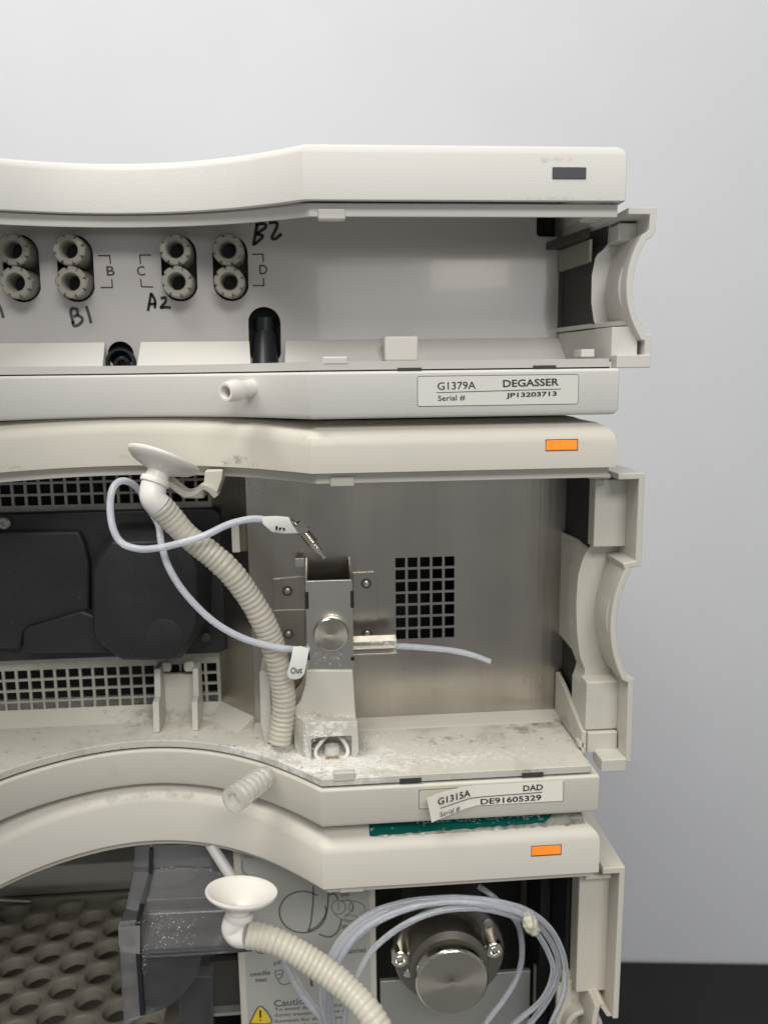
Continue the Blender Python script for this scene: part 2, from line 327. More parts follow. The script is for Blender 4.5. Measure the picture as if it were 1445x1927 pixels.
# ================================================================== setting
def wl(t, d=0): return (393.4+156.8*t+.117*d, 506.8-18.5*t+.993*d)
w = B().prism_z([wl(-16), wl(13), wl(13,15), wl(-16,15)], -640, 2200).build('wall', 'wall'); w['kind'] = 'structure'
w = B().prism_z([wl(-14,-3), wl(12,-3), wl(12,-700), wl(-14,-700)], -660, -622).build('bench_top', 'bench', bevel=3); w['kind'] = 'structure'
def lip_ring(z0, z1, xr, k=0.0):
    b = B(); P = plan(xr); o1, o2 = offset(P, 3.2), offset(P, 5.4); r_ = lambda z, y: z+k*min(max(y-3,0),45)
    b.loft([[(x,y,r_(z1,y)) for x,y in o1], [(x,y,r_(z0,y)) for x,y in o1], [(x,y,r_(z0,y)+.4) for x,y in o2], [(x,y,r_(z1,y)) for x,y in o2]], caps=(False,False), close_path=True)
    return b
def plate(outer, hs, y0, th):               # a sheet in the XZ plane with shaped holes cut through it
    cu = bpy.data.curves.new('p', 'CURVE'); cu.dimensions = '2D'; cu.fill_mode = 'BOTH'; cu.extrude = th/2
    for poly in [outer]+hs:
        sp = cu.splines.new('POLY'); sp.points.add(len(poly)-1); sp.use_cyclic_u = True
        for p, (x, z) in zip(sp.points, poly): p.co = (x, z, 0, 1)
    o = bpy.data.objects.new('p', cu); COL.objects.link(o)
    me = bpy.data.meshes.new_from_object(o.evaluated_get(bpy.context.evaluated_depsgraph_get())); bpy.data.objects.remove(o)
    b = B(); b.v = [(v.co.x, y0+th/2-v.co.z, v.co.y) for v in me.vertices]; b.f = [tuple(p.vertices) for p in me.polygons]
    return b
def stadium(cx, z0, z1, r, n=12): return circ(cx, z1-r, r, n, 0, pi) + circ(cx, z0+r, r, n, pi, 2*pi)
def X(px, py, Y): return float(at(px, py, Y)[0])
def Z(px, py, Y): return float(at(px, py, Y)[2])
def pxbox(x0, x1, y0, y1, Y0, Y1, b=None):  # a box whose front face fills a patch of the photo at depth Y0
    a, c = at(x0, (y0+y1)/2, Y0), at(x1, (y0+y1)/2, Y0); d, e = at((x0+x1)/2, y0, Y0), at((x0+x1)/2, y1, Y0)
    return (b or B()).box(a[0], c[0], Y0, Y1, e[2], d[2])
def pxpoly(pts, Y): return [(X(a,c,Y), Z(a,c,Y)) for a, c in pts]
def thick(pts, th):                         # inner line of an open wall, mitred
    out = []; n = len(pts)
    for i in range(n):
        e = []
        if i > 0: v = np.array(pts[i], float)-pts[i-1]; e.append(v/np.linalg.norm(v))
        if i < n-1: v = np.array(pts[i+1], float)-pts[i]; e.append(v/np.linalg.norm(v))
        ns = [np.array([v[1], -v[0]]) for v in e]; k = sum(ns); k /= np.linalg.norm(k)
        out.append(tuple(np.array(pts[i]) + k*th/max(.45, k.dot(ns[0]))))
    return out
def ruled(A, C, th=1.0):                    # wall between two lines of (x,y,z)
    b = B(); rings = [[a, c, (c[0]+th, c[1], c[2]), (a[0]+th, a[1], a[2])] for a, c in zip(A, C)]
    return b.loft(rings)
def side_frame(t, m, zt, pts, inner_left, yplate, zb, yb=42):
    """right-hand end: a shell with the finger recess, and a front-facing web inside it"""
    outer = [(174.9, zt), (184, zt)] + pts; inner = thick(outer, 2.1)
    o = B().loft([[(a[0],3,a[1]), (a[0],yb,a[1]), (c[0],yb,c[1]), (c[0],3,c[1])] for a, c in zip(outer, inner)]).build('side_frame', m, t, bevel=.4)
    zs_ = np.linspace(zt-2.2, zb+.1, 40)
    o2 = [(182.6, zt)]+pts; L_ = sorted(inner_left, key=lambda p: p[1]); R_ = sorted(o2, key=lambda p: p[1])
    xl = np.interp(zs_, [p[1] for p in L_], [p[0] for p in L_]); xr_ = np.interp(zs_, [p[1] for p in R_], [p[0] for p in R_])-1.2
    B().loft([[(l,yplate,z), (r,yplate,z), (r,yplate+1.5,z), (l,yplate+1.5,z)] for l, r, z in zip(xl, xr_, zs_)]).build('side_web', m, t, smooth=True)
    return [(float(l), yplate+.2, float(z)) for l, z in zip(xl, zs_)]
def arc_pts(z0, z1, x_end, depth, n=12):    # the finger recess seen from the front
    out = []; c = (z0+z1)/2; h = abs(z0-z1)/2; R = (h*h+depth*depth)/(2*depth)
    for i in range(n+1):
        z = z0+(z1-z0)*i/n; out.append((x_end - (sqrt(max(0, R*R-(z-c)**2))-(R-depth)), z))
    return out
def carcass(t, zt, zb, m_in, ysteel):       # body sheets round the cavity
    b = B()
    b.box(170.6, 183.9, 44, 425, zt-2.6, zt-.15)
    b.box(181.9, 183.9, 44, 425, zb, zt-2.7)
    b.box(-164, -162, 3, 425, zb, zt-2.7)
    b.box(-161.9, 181.8, 423, 425, zb, zt-2.7)
    b.build('housing', m_in, t)
def fitting(parent, cx, cz):
    b = B(); seg = 48; rings = []
    def ring(r, y, notch=False):
        return [(cx+cos(2*pi*k/seg)*(r-(.95 if notch and (k % 6) == 2 else 0)), y, cz+sin(2*pi*k/seg)*(r-(.95 if notch and (k % 6) == 2 else 0))) for k in range(seg)]
    b.loft([ring(2.75,53), ring(2.75,44.2), ring(3.15,43.3), ring(3.3,43.0), ring(4.9,43,True), ring(5.4,43.5,True), ring(5.4,45.2,True), ring(5.35,45.3), ring(5.1,47), ring(5.4,52), ring(5.6,58)], caps=(False,False))
    o = b.build('tube_fitting', 'fit', parent, smooth=True, angle=40)
    B().lathe([(2.74,0),(.01,0)], (cx,51,cz), (0,1,0), 24).build('bore', 'dark', o)
    return o
# ================================================================== degasser (top of the stack)
D = thing('degasser', (10, 0, 0), 'light grey degasser unit, topmost of the three stacked instruments, with a dark grey indicator', 'lab instrument')
slab([(4,76.5,0),(3,75.5),(3,65.2),(0,65.2),(0,78.6),(.8,80.4),(2.4,81.3),(6,81.8),(12,82.2,0)], rise=-99).build('top_cover', 'deg', D, bevel=.6, segs=3)
lip_ring(61.0,65.0,174.8,.085).build('cover_lip', 'deg_in', D, bevel=.35)
pxbox(598,650,392,413,2.4,6,B()).build('latch_tab', 'deg_in', D, bevel=.5)
slab([(2.4,.15),(.7,.5),(0,2.0),(0,14.2),(.5,14.8)], xr=172.9).build('lower_bezel', 'deg', D, bevel=.4)
slab([(1.8,14.6),(1.8,15.4)], xr=172).build('seam', 'boot', D)  # recessed strip coloured dark as the shadow in the gap
slab([(.7,15.3),(.5,17.9)], xr=170.2).build('tray_rim', 'deg_in', D, bevel=.35)
pxbox(607,655,671,686,.35,3,B()).build('latch_tab', 'deg_in', D, bevel=.5)
for x0, x1, y0, y1 in ((748,793,692,699),(1003,1046,687.5,694)): pxbox(x0,x1,y0,y1,.35,2).build('notch_shade', 'boot', D)  # dark boxes set on the rim as the shade of notches
carcass(D, 64.1, 17.5, 'deg_in', 50)
SX = (47.1, 29.0, -7.0, -25.6)
grom = (X(228,668,50), 18.3)
slotc = X(498,620,50)
bp = plate([(-160,17),(167.3,17),(167.3,62.0),(166.2,63.0),(159.6,63.0),(158.6,64.0),(158.6,74.5),(-160,74.5)],
           [stadium(x, 40.6, 63.6, 6.35) for x in SX] + [stadium(slotc, 17.5, 38.6, 5.9), circ(grom[0], 22.2, 4.6, 28)], 50, 1.2)
bpo = bp.build('back_panel', 'degpanel', D)
for x in SX:
    B().prism_y(stadium(x, 40.0, 64.2, 6.9), 57, 58).build('slot_seal', 'boot', D)
    B().loft([[(p[0],51.3,p[1]) for p in stadium(x,40.6,63.6,6.4)], [(p[0],57,p[1]) for p in stadium(x,40.0,64.2,6.9)]], caps=(False,False)).build('slot_wall', 'boot', D, smooth=True)
    for z in (57.6, 46.7): fitting(D, x, z)
B().box(-160,168,58.2,60,17,75).build('void_backing', 'dark', D)
# black hose stubs behind the slot and the round hole
b = B(); b.lathe([(4.7,14),(4.7,0),(4.2,-.6),(3.7,0),(3.7,14)], (slotc,47.5,16.0), (0,.55,1), 28); b.lathe([(4.0,0),(4.0,12),(.1,12)], (slotc,54.5,23), (0,0,1), 20); b.build('black_elbow', 'rubber', D, smooth=True)
b = B(); b.lathe([(5.4,2),(5.4,0),(5.0,-.8),(4.2,-.8),(3.9,0),(3.9,8),(.1,8)], (grom[0],49.0,19.3), (0,1,-.1), 32); b.lathe([(3.2,3),(3.2,0),(2.6,-.5),(2.0,0),(1.9,6),(.1,6)], (grom[0]+.3,49.5,18.3), (0,1,0), 24); b.build('grommet', 'rubber', D, smooth=True)
for x0, x1 in ((-160, X(190,650,46)), (X(261,650,46), X(465,650,46)), (X(536,650,46), X(1052,650,46))):
    b = B(); b.loft([[(x0,49.9,26.6),(x0,49.9,17),(x0-0,40,17)], [(x1+.6,49.9,26.6),(x1+.6,49.9,17),(x1+1.6,40,17)]]); b.build('drip_ledge', 'deg_in', D, bevel=.25)
pxbox(723,787,632,680,38,44).build('boss', 'white', D, bevel=.9, segs=3)
# right-hand end
DP = [(184,57.2),(182.6,55.0)] + arc_pts(54.4,27.0,181.2,3.9) + [(182.0,25.6),(184.0,25.2),(184.2,18.3),(183.2,17.3)]
dl = [(181,17.6),(173.6,17.6)] + [(173.4,28),(171.6,30.6),(170.5,37),(170.4,46),(171.6,52.4),(173.4,53.6),(175.6,56.0),(175.7,61.3)]
WD = side_frame(D, 'deg_in', 64.1, DP, dl, 22, 17.3)
WD = [p for p in WD if p[2] > 29.6]; ruled(WD, [(168.6, 49.5, z) for x, y, z in WD], .8).build('side_liner', 'boot', D)
B().box(175.7,182.2,13,22,55.6,61.3).build('side_block', 'deg_in', D, bevel=.6)
b = B(); ar = arc_pts(49,32,178.6,2.6,8); b.prism_y([(x-1.6,z) for x,z in ar] + [(x-.2,z) for x,z in ar][::-1], 8, 16); b.build('grip_rib', 'deg_in', D, bevel=.2)
B().prism_z([(166.9,49.9),(171.4,25),(173.0,20),(179.2,5.2),(181.6,4.6),(181.6,49.9)], 28.6, 30.2).build('side_shelf', 'deg_in', D, bevel=.2)
B().prism_z([(167.4,49.5),(173.2,9),(180.6,5.6),(180.6,49)], 17.9, 28.1).build('side_foot', 'deg_in', D, bevel=.25)
B().box(172.8,184.0,2.6,8,14.9,19.0).build('side_foot', 'deg_in', D, bevel=.3)
b = B(); b.prism_z([(166.6,49),(169.8,24),(171.0,24),(170.8,49)], 50.5, 58.0); b.build('clip_bar', 'fit', D, bevel=.3)
b = B(); b.prism_z([(162,49),(166.8,22),(169.4,22),(171.5,49)], 58.2, 60.8); b.build('clip_bar', 'boot', D, bevel=.3)
pxbox(1103,1137,388,411,8,16).build('clip_hook', 'deg_in', D, bevel=.8)
pxbox(1093,1119,657,672,12,20).build('clip_hook', 'deg_in', D, bevel=.4)
# status light
pxbox(1039,1103,314,337,-.25,4).build('status_light', 'off', D, bevel=.25)
# name plate
pl = pxbox(786,1087,706,763,-.05,1); pl = B().prism_y(rrect(X(786,735,0),X(1087,735,0),Z(930,762,0),Z(930,707,0),.6), -.12, .5).build('name_plate', 'plate', D)
B().prism_y(rrect(X(785,735,0),X(1088,735,0),Z(930,763.2,0),Z(930,705.8,0),.8), -.05, .5).build('plate_border', 'ink', D)
YP = -.14
ptext('G1379A', 'ink', pl, YP, (823,734),(895,732),14.5, bold=.008)
ptext('DEGASSER', 'ink', pl, YP, (946,729),(1051,725.5),14, bold=.022)
ptext('Serial #', 'ink', pl, YP, (824,756),(875,754),11.5, bold=.012)
ptext('JP13203713', 'ink', pl, YP, (952,751),(1047,747.5),11.5, bold=.03)
strokes([[(821,738.8),(1055,732)]], .2, YP, 'ink', pl, 'printed_line')
# print and marker on the panel
for s, p0, p1 in (('B',(202,519),(217,518.5)),('C',(259,519),(274,518.5)),('D',(489,516.5),(504,516))): ptext(s, 'print', bpo, 49.9, p0, p1, 18, bold=.01)
strokes([[(185,481),(207,481)],[(207,480),(208.5,497)],[(211,525),(212,541)],[(190,541),(213,541)]], .42, 49.9, 'print', bpo, 'printed_bracket')
strokes([[(263,480),(285,480)],[(263.5,480),(265,497)],[(265,525),(267,540)],[(267,539.5),(289,540)]], .42, 49.9, 'print', bpo, 'printed_bracket')
strokes([[(474,478.5),(496,478.5)],[(495,478),(496,493)],[(496,523),(497,538)],[(476,537.5),(498,537.5)]], .42, 49.9, 'print', bpo, 'printed_bracket')
strokes([[(484,421),(481,440),(477,462)],[(481,423),(497,421),(500,428),(484,440),(494,443),(491,450),(477,461)],[(506,420),(520,419),(521,428),(512,447),(519,449),(530,440)]], 1.05, 49.9, 'marker', bpo)
strokes([[(285,551),(282,568),(279,585)],[(285,552),(292,565),(292,580)],[(281,573),(295,571)],[(303,562),(311,560),(312,568),(303,579),(312,578),(322,579)]], .95, 49.9, 'marker', bpo)
strokes([[(135,580),(134,590),(139,609)],[(135,580),(145,582),(146,592),(139,596)],[(146,592),(156,600),(150,610),(140,613),(137,604)],[(163,576),(168,592),(172,608)]], 1.0, 49.85, 'greyink', bpo)
strokes([[(-3,570),(3,583),(7,598)]], 1.0, 49.85, 'greyink', bpo)
# drain nozzle
def nozzle(t, base, tip, prof, m, name='drain_nozzle'):
    a = Vector(tip)-Vector(base); b = B(); b.lathe(prof, base, a, 32); return b.build(name, m, t, smooth=True, angle=50)
nb = at(475,730,19); nt_ = at(424,738,8)
n_ = float(np.linalg.norm(np.array(nt_)-nb))
nozzle(D, nb, nt_, [(2.9,-3),(2.9,n_*.45),(3.5,n_*.55),(3.6,n_*.72),(3.2,n_*.92),(2.9,n_),(2.1,n_),(1.9,n_-.6),(1.9,2),(.1,2)], 'white')
B().lathe([(3.9,0),(3.9,.5),(.01,.5)], at(478,731,17.6)+np.array([1.2,1.4,-.4]), (-.67,-.74,0), 28).build('drain_hole', 'dark', D)  # near-black disc stands in for the shaded depth of the hole
# ================================================================== detector (middle)
T = thing('detector', (10, 0, -138), 'beige middle instrument of the stack with a steel bay and black lamp housing', 'lab instrument')
slab([(3,-6.5,0),(3,-16.8),(0,-16.8),(0,-8.5),(.7,-6.0),(2.2,-4.2),(5,-2.9),(9,-2.5),(11,-.9,0)], rise=-10).build('top_cover', 'dad', T, bevel=.5, segs=3)
lip_ring(-20.6,-16.9,174.9).build('cover_lip', 'dad_in', T, bevel=.35)
pxbox(621,667,897,916,2.4,6).build('latch_tab', 'dad_in', T, bevel=.5)
slab([(2.2,-138.6),(.6,-138.2),(0,-136.8),(0,-124.9),(.6,-124.2)], xr=171.2).build('lower_bezel', 'dad', T, bevel=.4)
slab([(1.8,-124.4),(1.8,-123.2)], xr=170).build('seam', 'boot', T)  # dark colour plays the shadow between bezel and tray
slab([(.7,-123.3),(.5,-120.7),(2.6,-120.7),(3.2,-121.2)], xr=168.6).build('tray_floor', 'tray', T, bevel=.3)
pxbox(628,668,1454,1471,.3,3).build('latch_tab', 'dad_in', T, bevel=.5)
for x0, x1, y0, y1 in ((752,793,1465,1473),(982,1022,1454.5,1462)): pxbox(x0,x1,y0,y1,.3,2).build('notch_shade', 'boot', T)  # notches are dark boxes, their shade is in the colour
carcass(T, -19.4, -123.2, 'dad_in', 46)
YS = 46.0
zt, zb_ = -17.0, -120.4
hx = np.linspace(X(742,1120,YS), X(857,1120,YS), 6); hz = np.linspace(Z(800,1203,YS), Z(800,1046,YS), 8); px_ = (hx[1]-hx[0])
xs = [49.5]; 
for k in range(5): xs += [hx[k]+px_*.10, hx[k+1]-px_*.10]
xs += [171.3]; zs = [zb_]; pz_ = hz[1]-hz[0]
for k in range(7): zs += [hz[k]+pz_*.10, hz[k+1]-pz_*.10]
zs += [zt]
cells(xs, zs, lambda i, j: not (i % 2 == 1 and j % 2 == 1), YS, 1.0).build('steel_panel', 'steel', T)
YG = 63.0
B().prism_z([(49.4,YS+.02),(49.4,YS+1.02),(35.6,YG+1),(34.6,YG)], zb_, zt).build('angled_panel', 'steel', T)
# grille sheet on the left with its square holes
gx0, gp = X(8,1258,YG), (X(272,1258,YG)-X(8,1258,YG))/11
xs = [-160]; n_left = int((gx0+158)/gp)
start = gx0-n_left*gp
for k in range(n_left+17): xs += [start+k*gp+.0, start+k*gp+gp*.79]
nxh = n_left+17
xs = [v for v in xs if v < 34.0] + [34.55]
zl0 = Z(140,1337,YG); gz = (Z(140,1256,YG)-zl0)/4; zu0 = Z(140,952,YG)
zs = [zb_]
for k in range(4): zs += [zl0+k*gz+gz*.10, zl0+(k+1)*gz-gz*.10]
for k in range(3): zs += [zu0+k*gz+gz*.12, zu0+(k+1)*gz-gz*.08]
zs += [zt]
xr_cut = (X(277,1300,YG), X(385,1300,YG))
def gs(i, j):
    hole = i % 2 == 1 and j % 2 == 1
    xm = (xs[i]+xs[i+1])/2
    if hole and j < 9 and (xr_cut[0] < xm < xr_cut[1]): return False
    if hole and i >= len(xs)-2: return True
    return not hole
cells(xs, zs, gs, YG, 1.0).build('grille_panel', 'grille', T)
B().box(-161,171.6,84,86,-123,-18).build('void_backing', 'dark', T)  # black sheet stands in for the dark void behind the grille holes
B().box(171.4,172.4,20,84,-123,-18).build('void_backing', 'dark', T)
B().box(-161,171,45,84,-18.5,-17.2).build('void_backing', 'dark', T)
# ramped ledge between floor and back sheets
for (xa, ya), (xb, yb) in (((-160,YG),(34.6,YG)), ((34.6,YG),(49.4,YS)), ((49.4,YS),(171,YS))):
    b = B(); n = Vector((yb-ya, -(xb-xa), 0)).normalized()
    def pr(x, y): return [(x+n.x*.1, y+n.y*.1, -119.6 if ya==YS else -117.2), (x+n.x*.1, y+n.y*.1, -121.3), (x+n.x*9, y+n.y*9, -121.3), (x+n.x*8, y+n.y*8, -120.9)]
    b.loft([pr(xa,ya), pr(xb,yb)]); b.build('back_ledge', 'dad_in', T)
# right-hand end
TP = [(184,-50.8),(180.3,-51.4)] + arc_pts(-52.2,-89.6,180.6,4.4,14) + [(183.2,-90.8),(183.5,-121.6)]
tl = [(181,-121.6),(169.9,-121.6),(169.9,-98.0)] + [(171.6,-94),(169.3,-88),(167.9,-79),(167.3,-68),(167.6,-58),(169.2,-51.5),(171.2,-47.6),(173.4,-46.0),(173.4,-22.4)]
WT = side_frame(T, 'dad_in', -19.3, TP, tl, 19, -121.6)
ruled(WT, [(x-1.2 if z > -46 else x-.3, 28, z) for x, y, z in WT], .8).build('side_liner', 'dad_in', T)
wm = [p for p in WT if -89 < p[2] < -45]; ruled([(p[0]-.3, 27.9, p[2]) for p in wm], [(169.6, 45.9, p[2]) for p in wm], .8).build('side_liner', 'dad_in', T)
pxbox(1118,1190,902,1029,13,19.2).build('side_block', 'dad_in', T, bevel=.5)
B().box(169.6,181.4,12,19.2,-113.2,-95.0).build('side_block', 'dad_in', T, bevel=.5)
B().box(170.3,181.0,10.5,19.2,-121.4,-113.6).build('side_foot', 'dad_in', T, bevel=.4)
B().box(172.6,181.6,2.6,12,-124.8,-120.0).build('side_foot', 'dad_in', T, bevel=.5)
b = B(); ar = arc_pts(-56,-84,178.4,3.0,10); b.prism_y([(x-1.3*sin(pi*i/10)-.5,z) for i,(x,z) in enumerate(ar)] + [(x,z) for x,z in ar][::-1], 6, 14); b.build('grip_rib', 'dad_in', T, bevel=.2)
B().prism_x([(12,-122),(45,-122),(45,-103.5),(36,-105.5),(14,-113.5),(12,-113.5)], 168.4, 170.2).build('side_liner', 'dad_in', T, bevel=.3)
B().box(167.4,169.4,12,16,-119.8,-117.6).build('clip_hook', 'dad_in', T, bevel=.3)
pxbox(1108,1149,893,901,8,14).build('clip_hook', 'dad_in', T, bevel=.4)
pxbox(1027,1086,828,847,-.12,3,B()).build('status_light', 'orange', T, bevel=.2)
pxbox(1026,1087,826.5,848.5,-.06,3,B()).build('light_edge_shade', 'lens_shade', T)  # dark rim painted as shadow round the lens
# name plate with the label peeling off
B().prism_y(rrect(X(788,1500,0),X(1060,1500,0),Z(925,1515,0),Z(925,1479,0),.5), -.08, .5).build('plate_border', 'boot', T)
pl = B().prism_y(rrect(X(789,1500,0),X(1059,1500,0),Z(925,1514,0),Z(925,1480,0),.5), -.13, .5).build('name_plate', 'plate2', T)
def quad3(b, pts, th=.12):
    P = [Vector(p) for p in pts]; n = (P[1]-P[0]).cross(P[-1]-P[0]).normalized()
    if n.y > 0: n = -n
    b.loft([[tuple(p) for p in P], [tuple(p+n*th) for p in P]])
b = B()
top = [(803,1502,-6.5),(830,1492,-3.6),(868,1481.5,-.9),(893,1478.5,-.25),(960,1475,-.2),(1059,1469,-.2)]
bot = [(812,1548,-6.5),(840,1536,-3.4),(876,1521.5,-.9),(896,1516,-.25),(960,1512.5,-.2),(1058,1507,-.2)]
vs = [tuple(at(*p)) for p in top] + [tuple(at(*p)) for p in bot]; vs += [(x,y+.1,z) for x,y,z in vs]
n = len(top); fs = []
for i in range(n-1): fs += [(i,i+1,n+i+1,n+i),(2*n+i,3*n+i,3*n+i+1,2*n+i+1),(i,2*n+i,2*n+i+1,i+1),(n+i,n+i+1,3*n+i+1,3*n+i)]
fs += [(0,n,3*n,2*n),(n-1,3*n-1,4*n-1,2*n-1)]
peel = b.add(vs, fs).build('peeling_label', 'paper2', T); peel['label'] = 'white label strip peeling away at its left end'
def qtext(s, parent, p0, p1, ht, y0, y1, **k):
    a, c = at(*p0, y0), at(*p1, y1); ux = c-a; w = np.linalg.norm(ux); ux /= w; uz = np.array([0,0,1.0]); uz -= ux*uz.dot(ux); uz /= np.linalg.norm(uz)
    nrm = np.cross(ux, uz); 
    return text(s, 'ink', parent, a, ux, uz, w, abs(at(*p0,y0)[2]-at(p0[0],p0[1]-ht,y0)[2]), gap=.08, **k)
qtext('G1315A', peel, (824,1515.5),(885,1498), 13, -5.0, -.75, bold=.012, shear=.0)
qtext('Serial #', peel, (828,1539),(865,1526), 10.5, -5.5, -1.95)
qtext('DAD', peel, (984,1489),(1021,1486.5), 11, -.24, -.24, bold=.02)
qtext('DE91605329', peel, (904,1514),(1018,1505.7), 10.8, -.24, -.24, bold=.02)
b = B(); ln_ = [(829,1521,-5.0),(860,1510.5,-2.5),(884,1502.5,-1.2),(905,1499.8,-.4),(960,1495.6,-.36),(1020,1491,-.36)]
up = [tuple(at(x,y-.7,Y)) for x,y,Y in ln_]; dn = [tuple(at(x,y+.7,Y)) for x,y,Y in ln_]; k = len(up)
b.add(up+dn, [(i,i+1,k+i+1,k+i) for i in range(k-1)]).build('printed_line', 'ink', peel)
# ribbed clear drain nozzle
nb = at(497,1462,14); tip = at(440,1505,-2); L_ = float(np.linalg.norm(tip-nb)); pr = [(3.2,-2)]
for k in range(90):
    u_ = k/89; pr.append((3.25+1.0*abs(sin(u_*6.5*pi))**.7+.35*u_, L_*u_))
pr += [(3.2,L_+.3),(2.4,L_+.1),(2.3,L_-1),(2.3,0),(.1,0)]
nozzle(T, nb, tip, pr, 'clear')

def sheet(name, m, parent, rows, th=1.2, bevel=0, smooth=False):   # rows of (px,py,Y): a moulded sheet with thickness
    b = B(); g = [[at(*p) for p in r] for r in rows]; n = len(g[0])
    vs = [tuple(p) for r in g for p in r]; k = len(vs); vs += [(x, y+th, z) for x, y, z in vs]; fs = []
    R = len(g)
    for i in range(R-1):
        for j in range(n-1):
            a_ = i*n+j; fs += [(a_,a_+1,a_+n+1,a_+n), (k+a_,k+a_+n,k+a_+n+1,k+a_+1)]
    for j in range(n-1): fs += [(j,k+j,k+j+1,j+1), ((R-1)*n+j,(R-1)*n+j+1,k+(R-1)*n+j+1,k+(R-1)*n+j)]
    for i in range(R-1): fs += [(i*n,(i+1)*n,k+(i+1)*n,k+i*n), (i*n+n-1,k+i*n+n-1,k+(i+1)*n+n-1,(i+1)*n+n-1)]
    b.add(vs, fs); return b.build(name, m, parent, bevel=bevel, smooth=smooth)
def poly(name, m, parent, pts, Y, th, bevel=0): return B().prism_y(pxpoly(pts, Y), Y, Y+th).build(name, m, parent, bevel=bevel)
# ---- lamp housing (black)
b = B().prism_y(rrect(-70, X(421,1100,58), Z(200,1238,58), Z(200,962,58), 4), 58, 62.5)
lh = b.build('lamp_housing', 'black', T, bevel=.8)
B().prism_y(pxpoly([(0,1000),(150,998),(160,1020),(170,1060),(170,1150),(160,1152),(60,1180),(48,1188),(40,1222),(-60,1222),(-60,1000)], 55), 54, 58.2).build('housing_relief', 'black', lh, bevel=1.5)
B().prism_y(pxpoly([(45,1188),(55,1178),(155,1148),(200,1165),(210,1228),(60,1230),(44,1225)], 52), 51, 58.2).build('housing_relief', 'black', lh, bevel=1.2)
octo = pxpoly([(166,1062),(178,1040),(205,1005),(330,1000),(368,1022),(385,1060),(382,1180),(372,1200),(340,1246),(325,1252),(226,1250),(212,1242),(172,1208),(168,1190)], 38)
cx_ = sum(p[0] for p in octo)/len(octo); cz_ = sum(p[1] for p in octo)/len(octo)
B().loft([[(cx_+(x-cx_)*f, y, cz_+(z-cz_)*f) for x, z in octo] for f, y in ((.86,37.0),(.885,37.2),(.985,42.0),(1.0,43.5),(1.02,58.1))]).build('lamp_cap', 'black', lh, bevel=.5)
B().lathe([(6.2,0),(6.2,-.6),(5.4,-.8),(.1,-.8)], at(310,1195,37.2)+np.array([0,.4,0]), (0,1,0), 36).build('cap_boss', 'black', lh, smooth=True)
B().loft([[tuple(at(x,y,39)-np.array([0,.6,0])), tuple(at(x+3,y,39)-np.array([0,.6,0])), tuple(at(x+3,y,39)), tuple(at(x,y,39))] for x,y in ((350,1118),(351,1172))]).build('cap_slit', 'slot', lh)
pxbox(363,381,1090,1152,46,57,B()).build('slot_cover', 'slot', lh, bevel=.5)
b = B(); b.lathe([(2.4,0),(2.4,-1.2),(1.9,-1.6),(1.0,-1.6),(.9,-.8),(.05,-.8)], at(10,984,57.6), (0,1,0), 20); b.build('socket_screw', 'steelH', lh, smooth=True)
b = B(); b.lathe([(1.9,0),(1.9,-1.2),(1.4,-1.5),(.05,-1.5)], at(388,1198,55), (0,1,0), 20); b.build('socket_screw', 'boot', lh, smooth=True)
# pale fin and lower guide on the grille
pxbox(436,451,985,1040,48,56).build('guide_fin', 'dad_in', T, bevel=.3)
pxbox(453,461,990,1035,50,56).build('guide_fin', 'dad_in', T, bevel=.3)
g = B().prism_y(pxpoly([(300,1268),(366,1268),(366,1370),(300,1372)], 58), 58, 60).build('guide_channel', 'dad_in', T, bevel=.3)
for x0, x1 in ((289,301),(362,373)):
    B().prism_x([(60,Z(x0,1262,50)),(52,Z(x0,1262,50)),(50,Z(x0,1310,50)),(46,Z(x0,1318,48)),(44,-121),(60,-121)], X(x0,1310,48), X(x1,1310,48)).build('guide_rail', 'dad_in', T, bevel=.25)
for x0, x1 in ((304,322),(345,366)): pxbox(x0,x1,1246,1266,54,57).build('guide_hook', 'dad_in', T, bevel=1.2)
# ---- steel bracket with its knob
YB = 27.0
fr = pxbox(577,664,1092,1268,YB,YB+.9); fr = fr.build('cell_bracket', 'steel2', T, bevel=.25)
for x0, x1, xt0, ytop in ((577,580.5,568,1050),(661,664.5,654,1048)):
    a_, c_ = X(x0,1180,YB), X(x1,1180,YB)
    B().prism_x([(YB+.02,Z(x0,1093,YB)),(YS-.6,Z(xt0,ytop,YS-.6)),(YS-.6,Z(x0,1262,YS)),(YB+.02,Z(x0,1266,YB))], a_, c_).build('bracket_side', 'steel2', fr)
pxbox(583,663,1262,1292,YB+1.6,YB+2.4).build('bracket_lip', 'steel2', fr, bevel=.2)
pxbox(555,573,1051,1067,YS-6,YS-5.2).build('bracket_ear', 'steel2', fr, bevel=.2)
for p in (((514,1090),(574,1084),(574,1205),(514,1205)), ((664,1078),(704,1076),(711,1082),(712,1206),(664,1206))):
    B().prism_y(pxpoly(p, YS-.9), YS-.9, YS-.05).build('bracket_foot', 'steel', fr, bevel=.15)
pxbox(514,576,1148,1150,YS-1.3,YS-.9).build('bracket_rib', 'steel2', fr)
for x0, x1, y0, y1 in ((574.5,581,1114,1146),(659.5,666,1112,1144),(577,583,1222,1242),(660,667,1236,1243)): pxbox(x0,x1,y0,y1,YB-.05,YB+.3).build('bracket_notch_shade', 'dark', fr)  # near-black patches painted as the shaded notches of the bracket
for x, y in ((541,1112),(543,1193),(689,1098),(691,1192)):
    q = at(x,y,YS-.9); b = B(); b.lathe([(2.0,0),(2.0,-.35),(1.35,-.35),(1.2,.1)], q, (0,1,0), 20); o = b.build('rivet_washer', 'boot', fr, smooth=True)
    B().lathe([(1.1,.1),(1.0,-.3),(.8,-.42),(.02,-.42)], q, (0,1,0), 18).build('rivet', 'steel2', o, smooth=True)
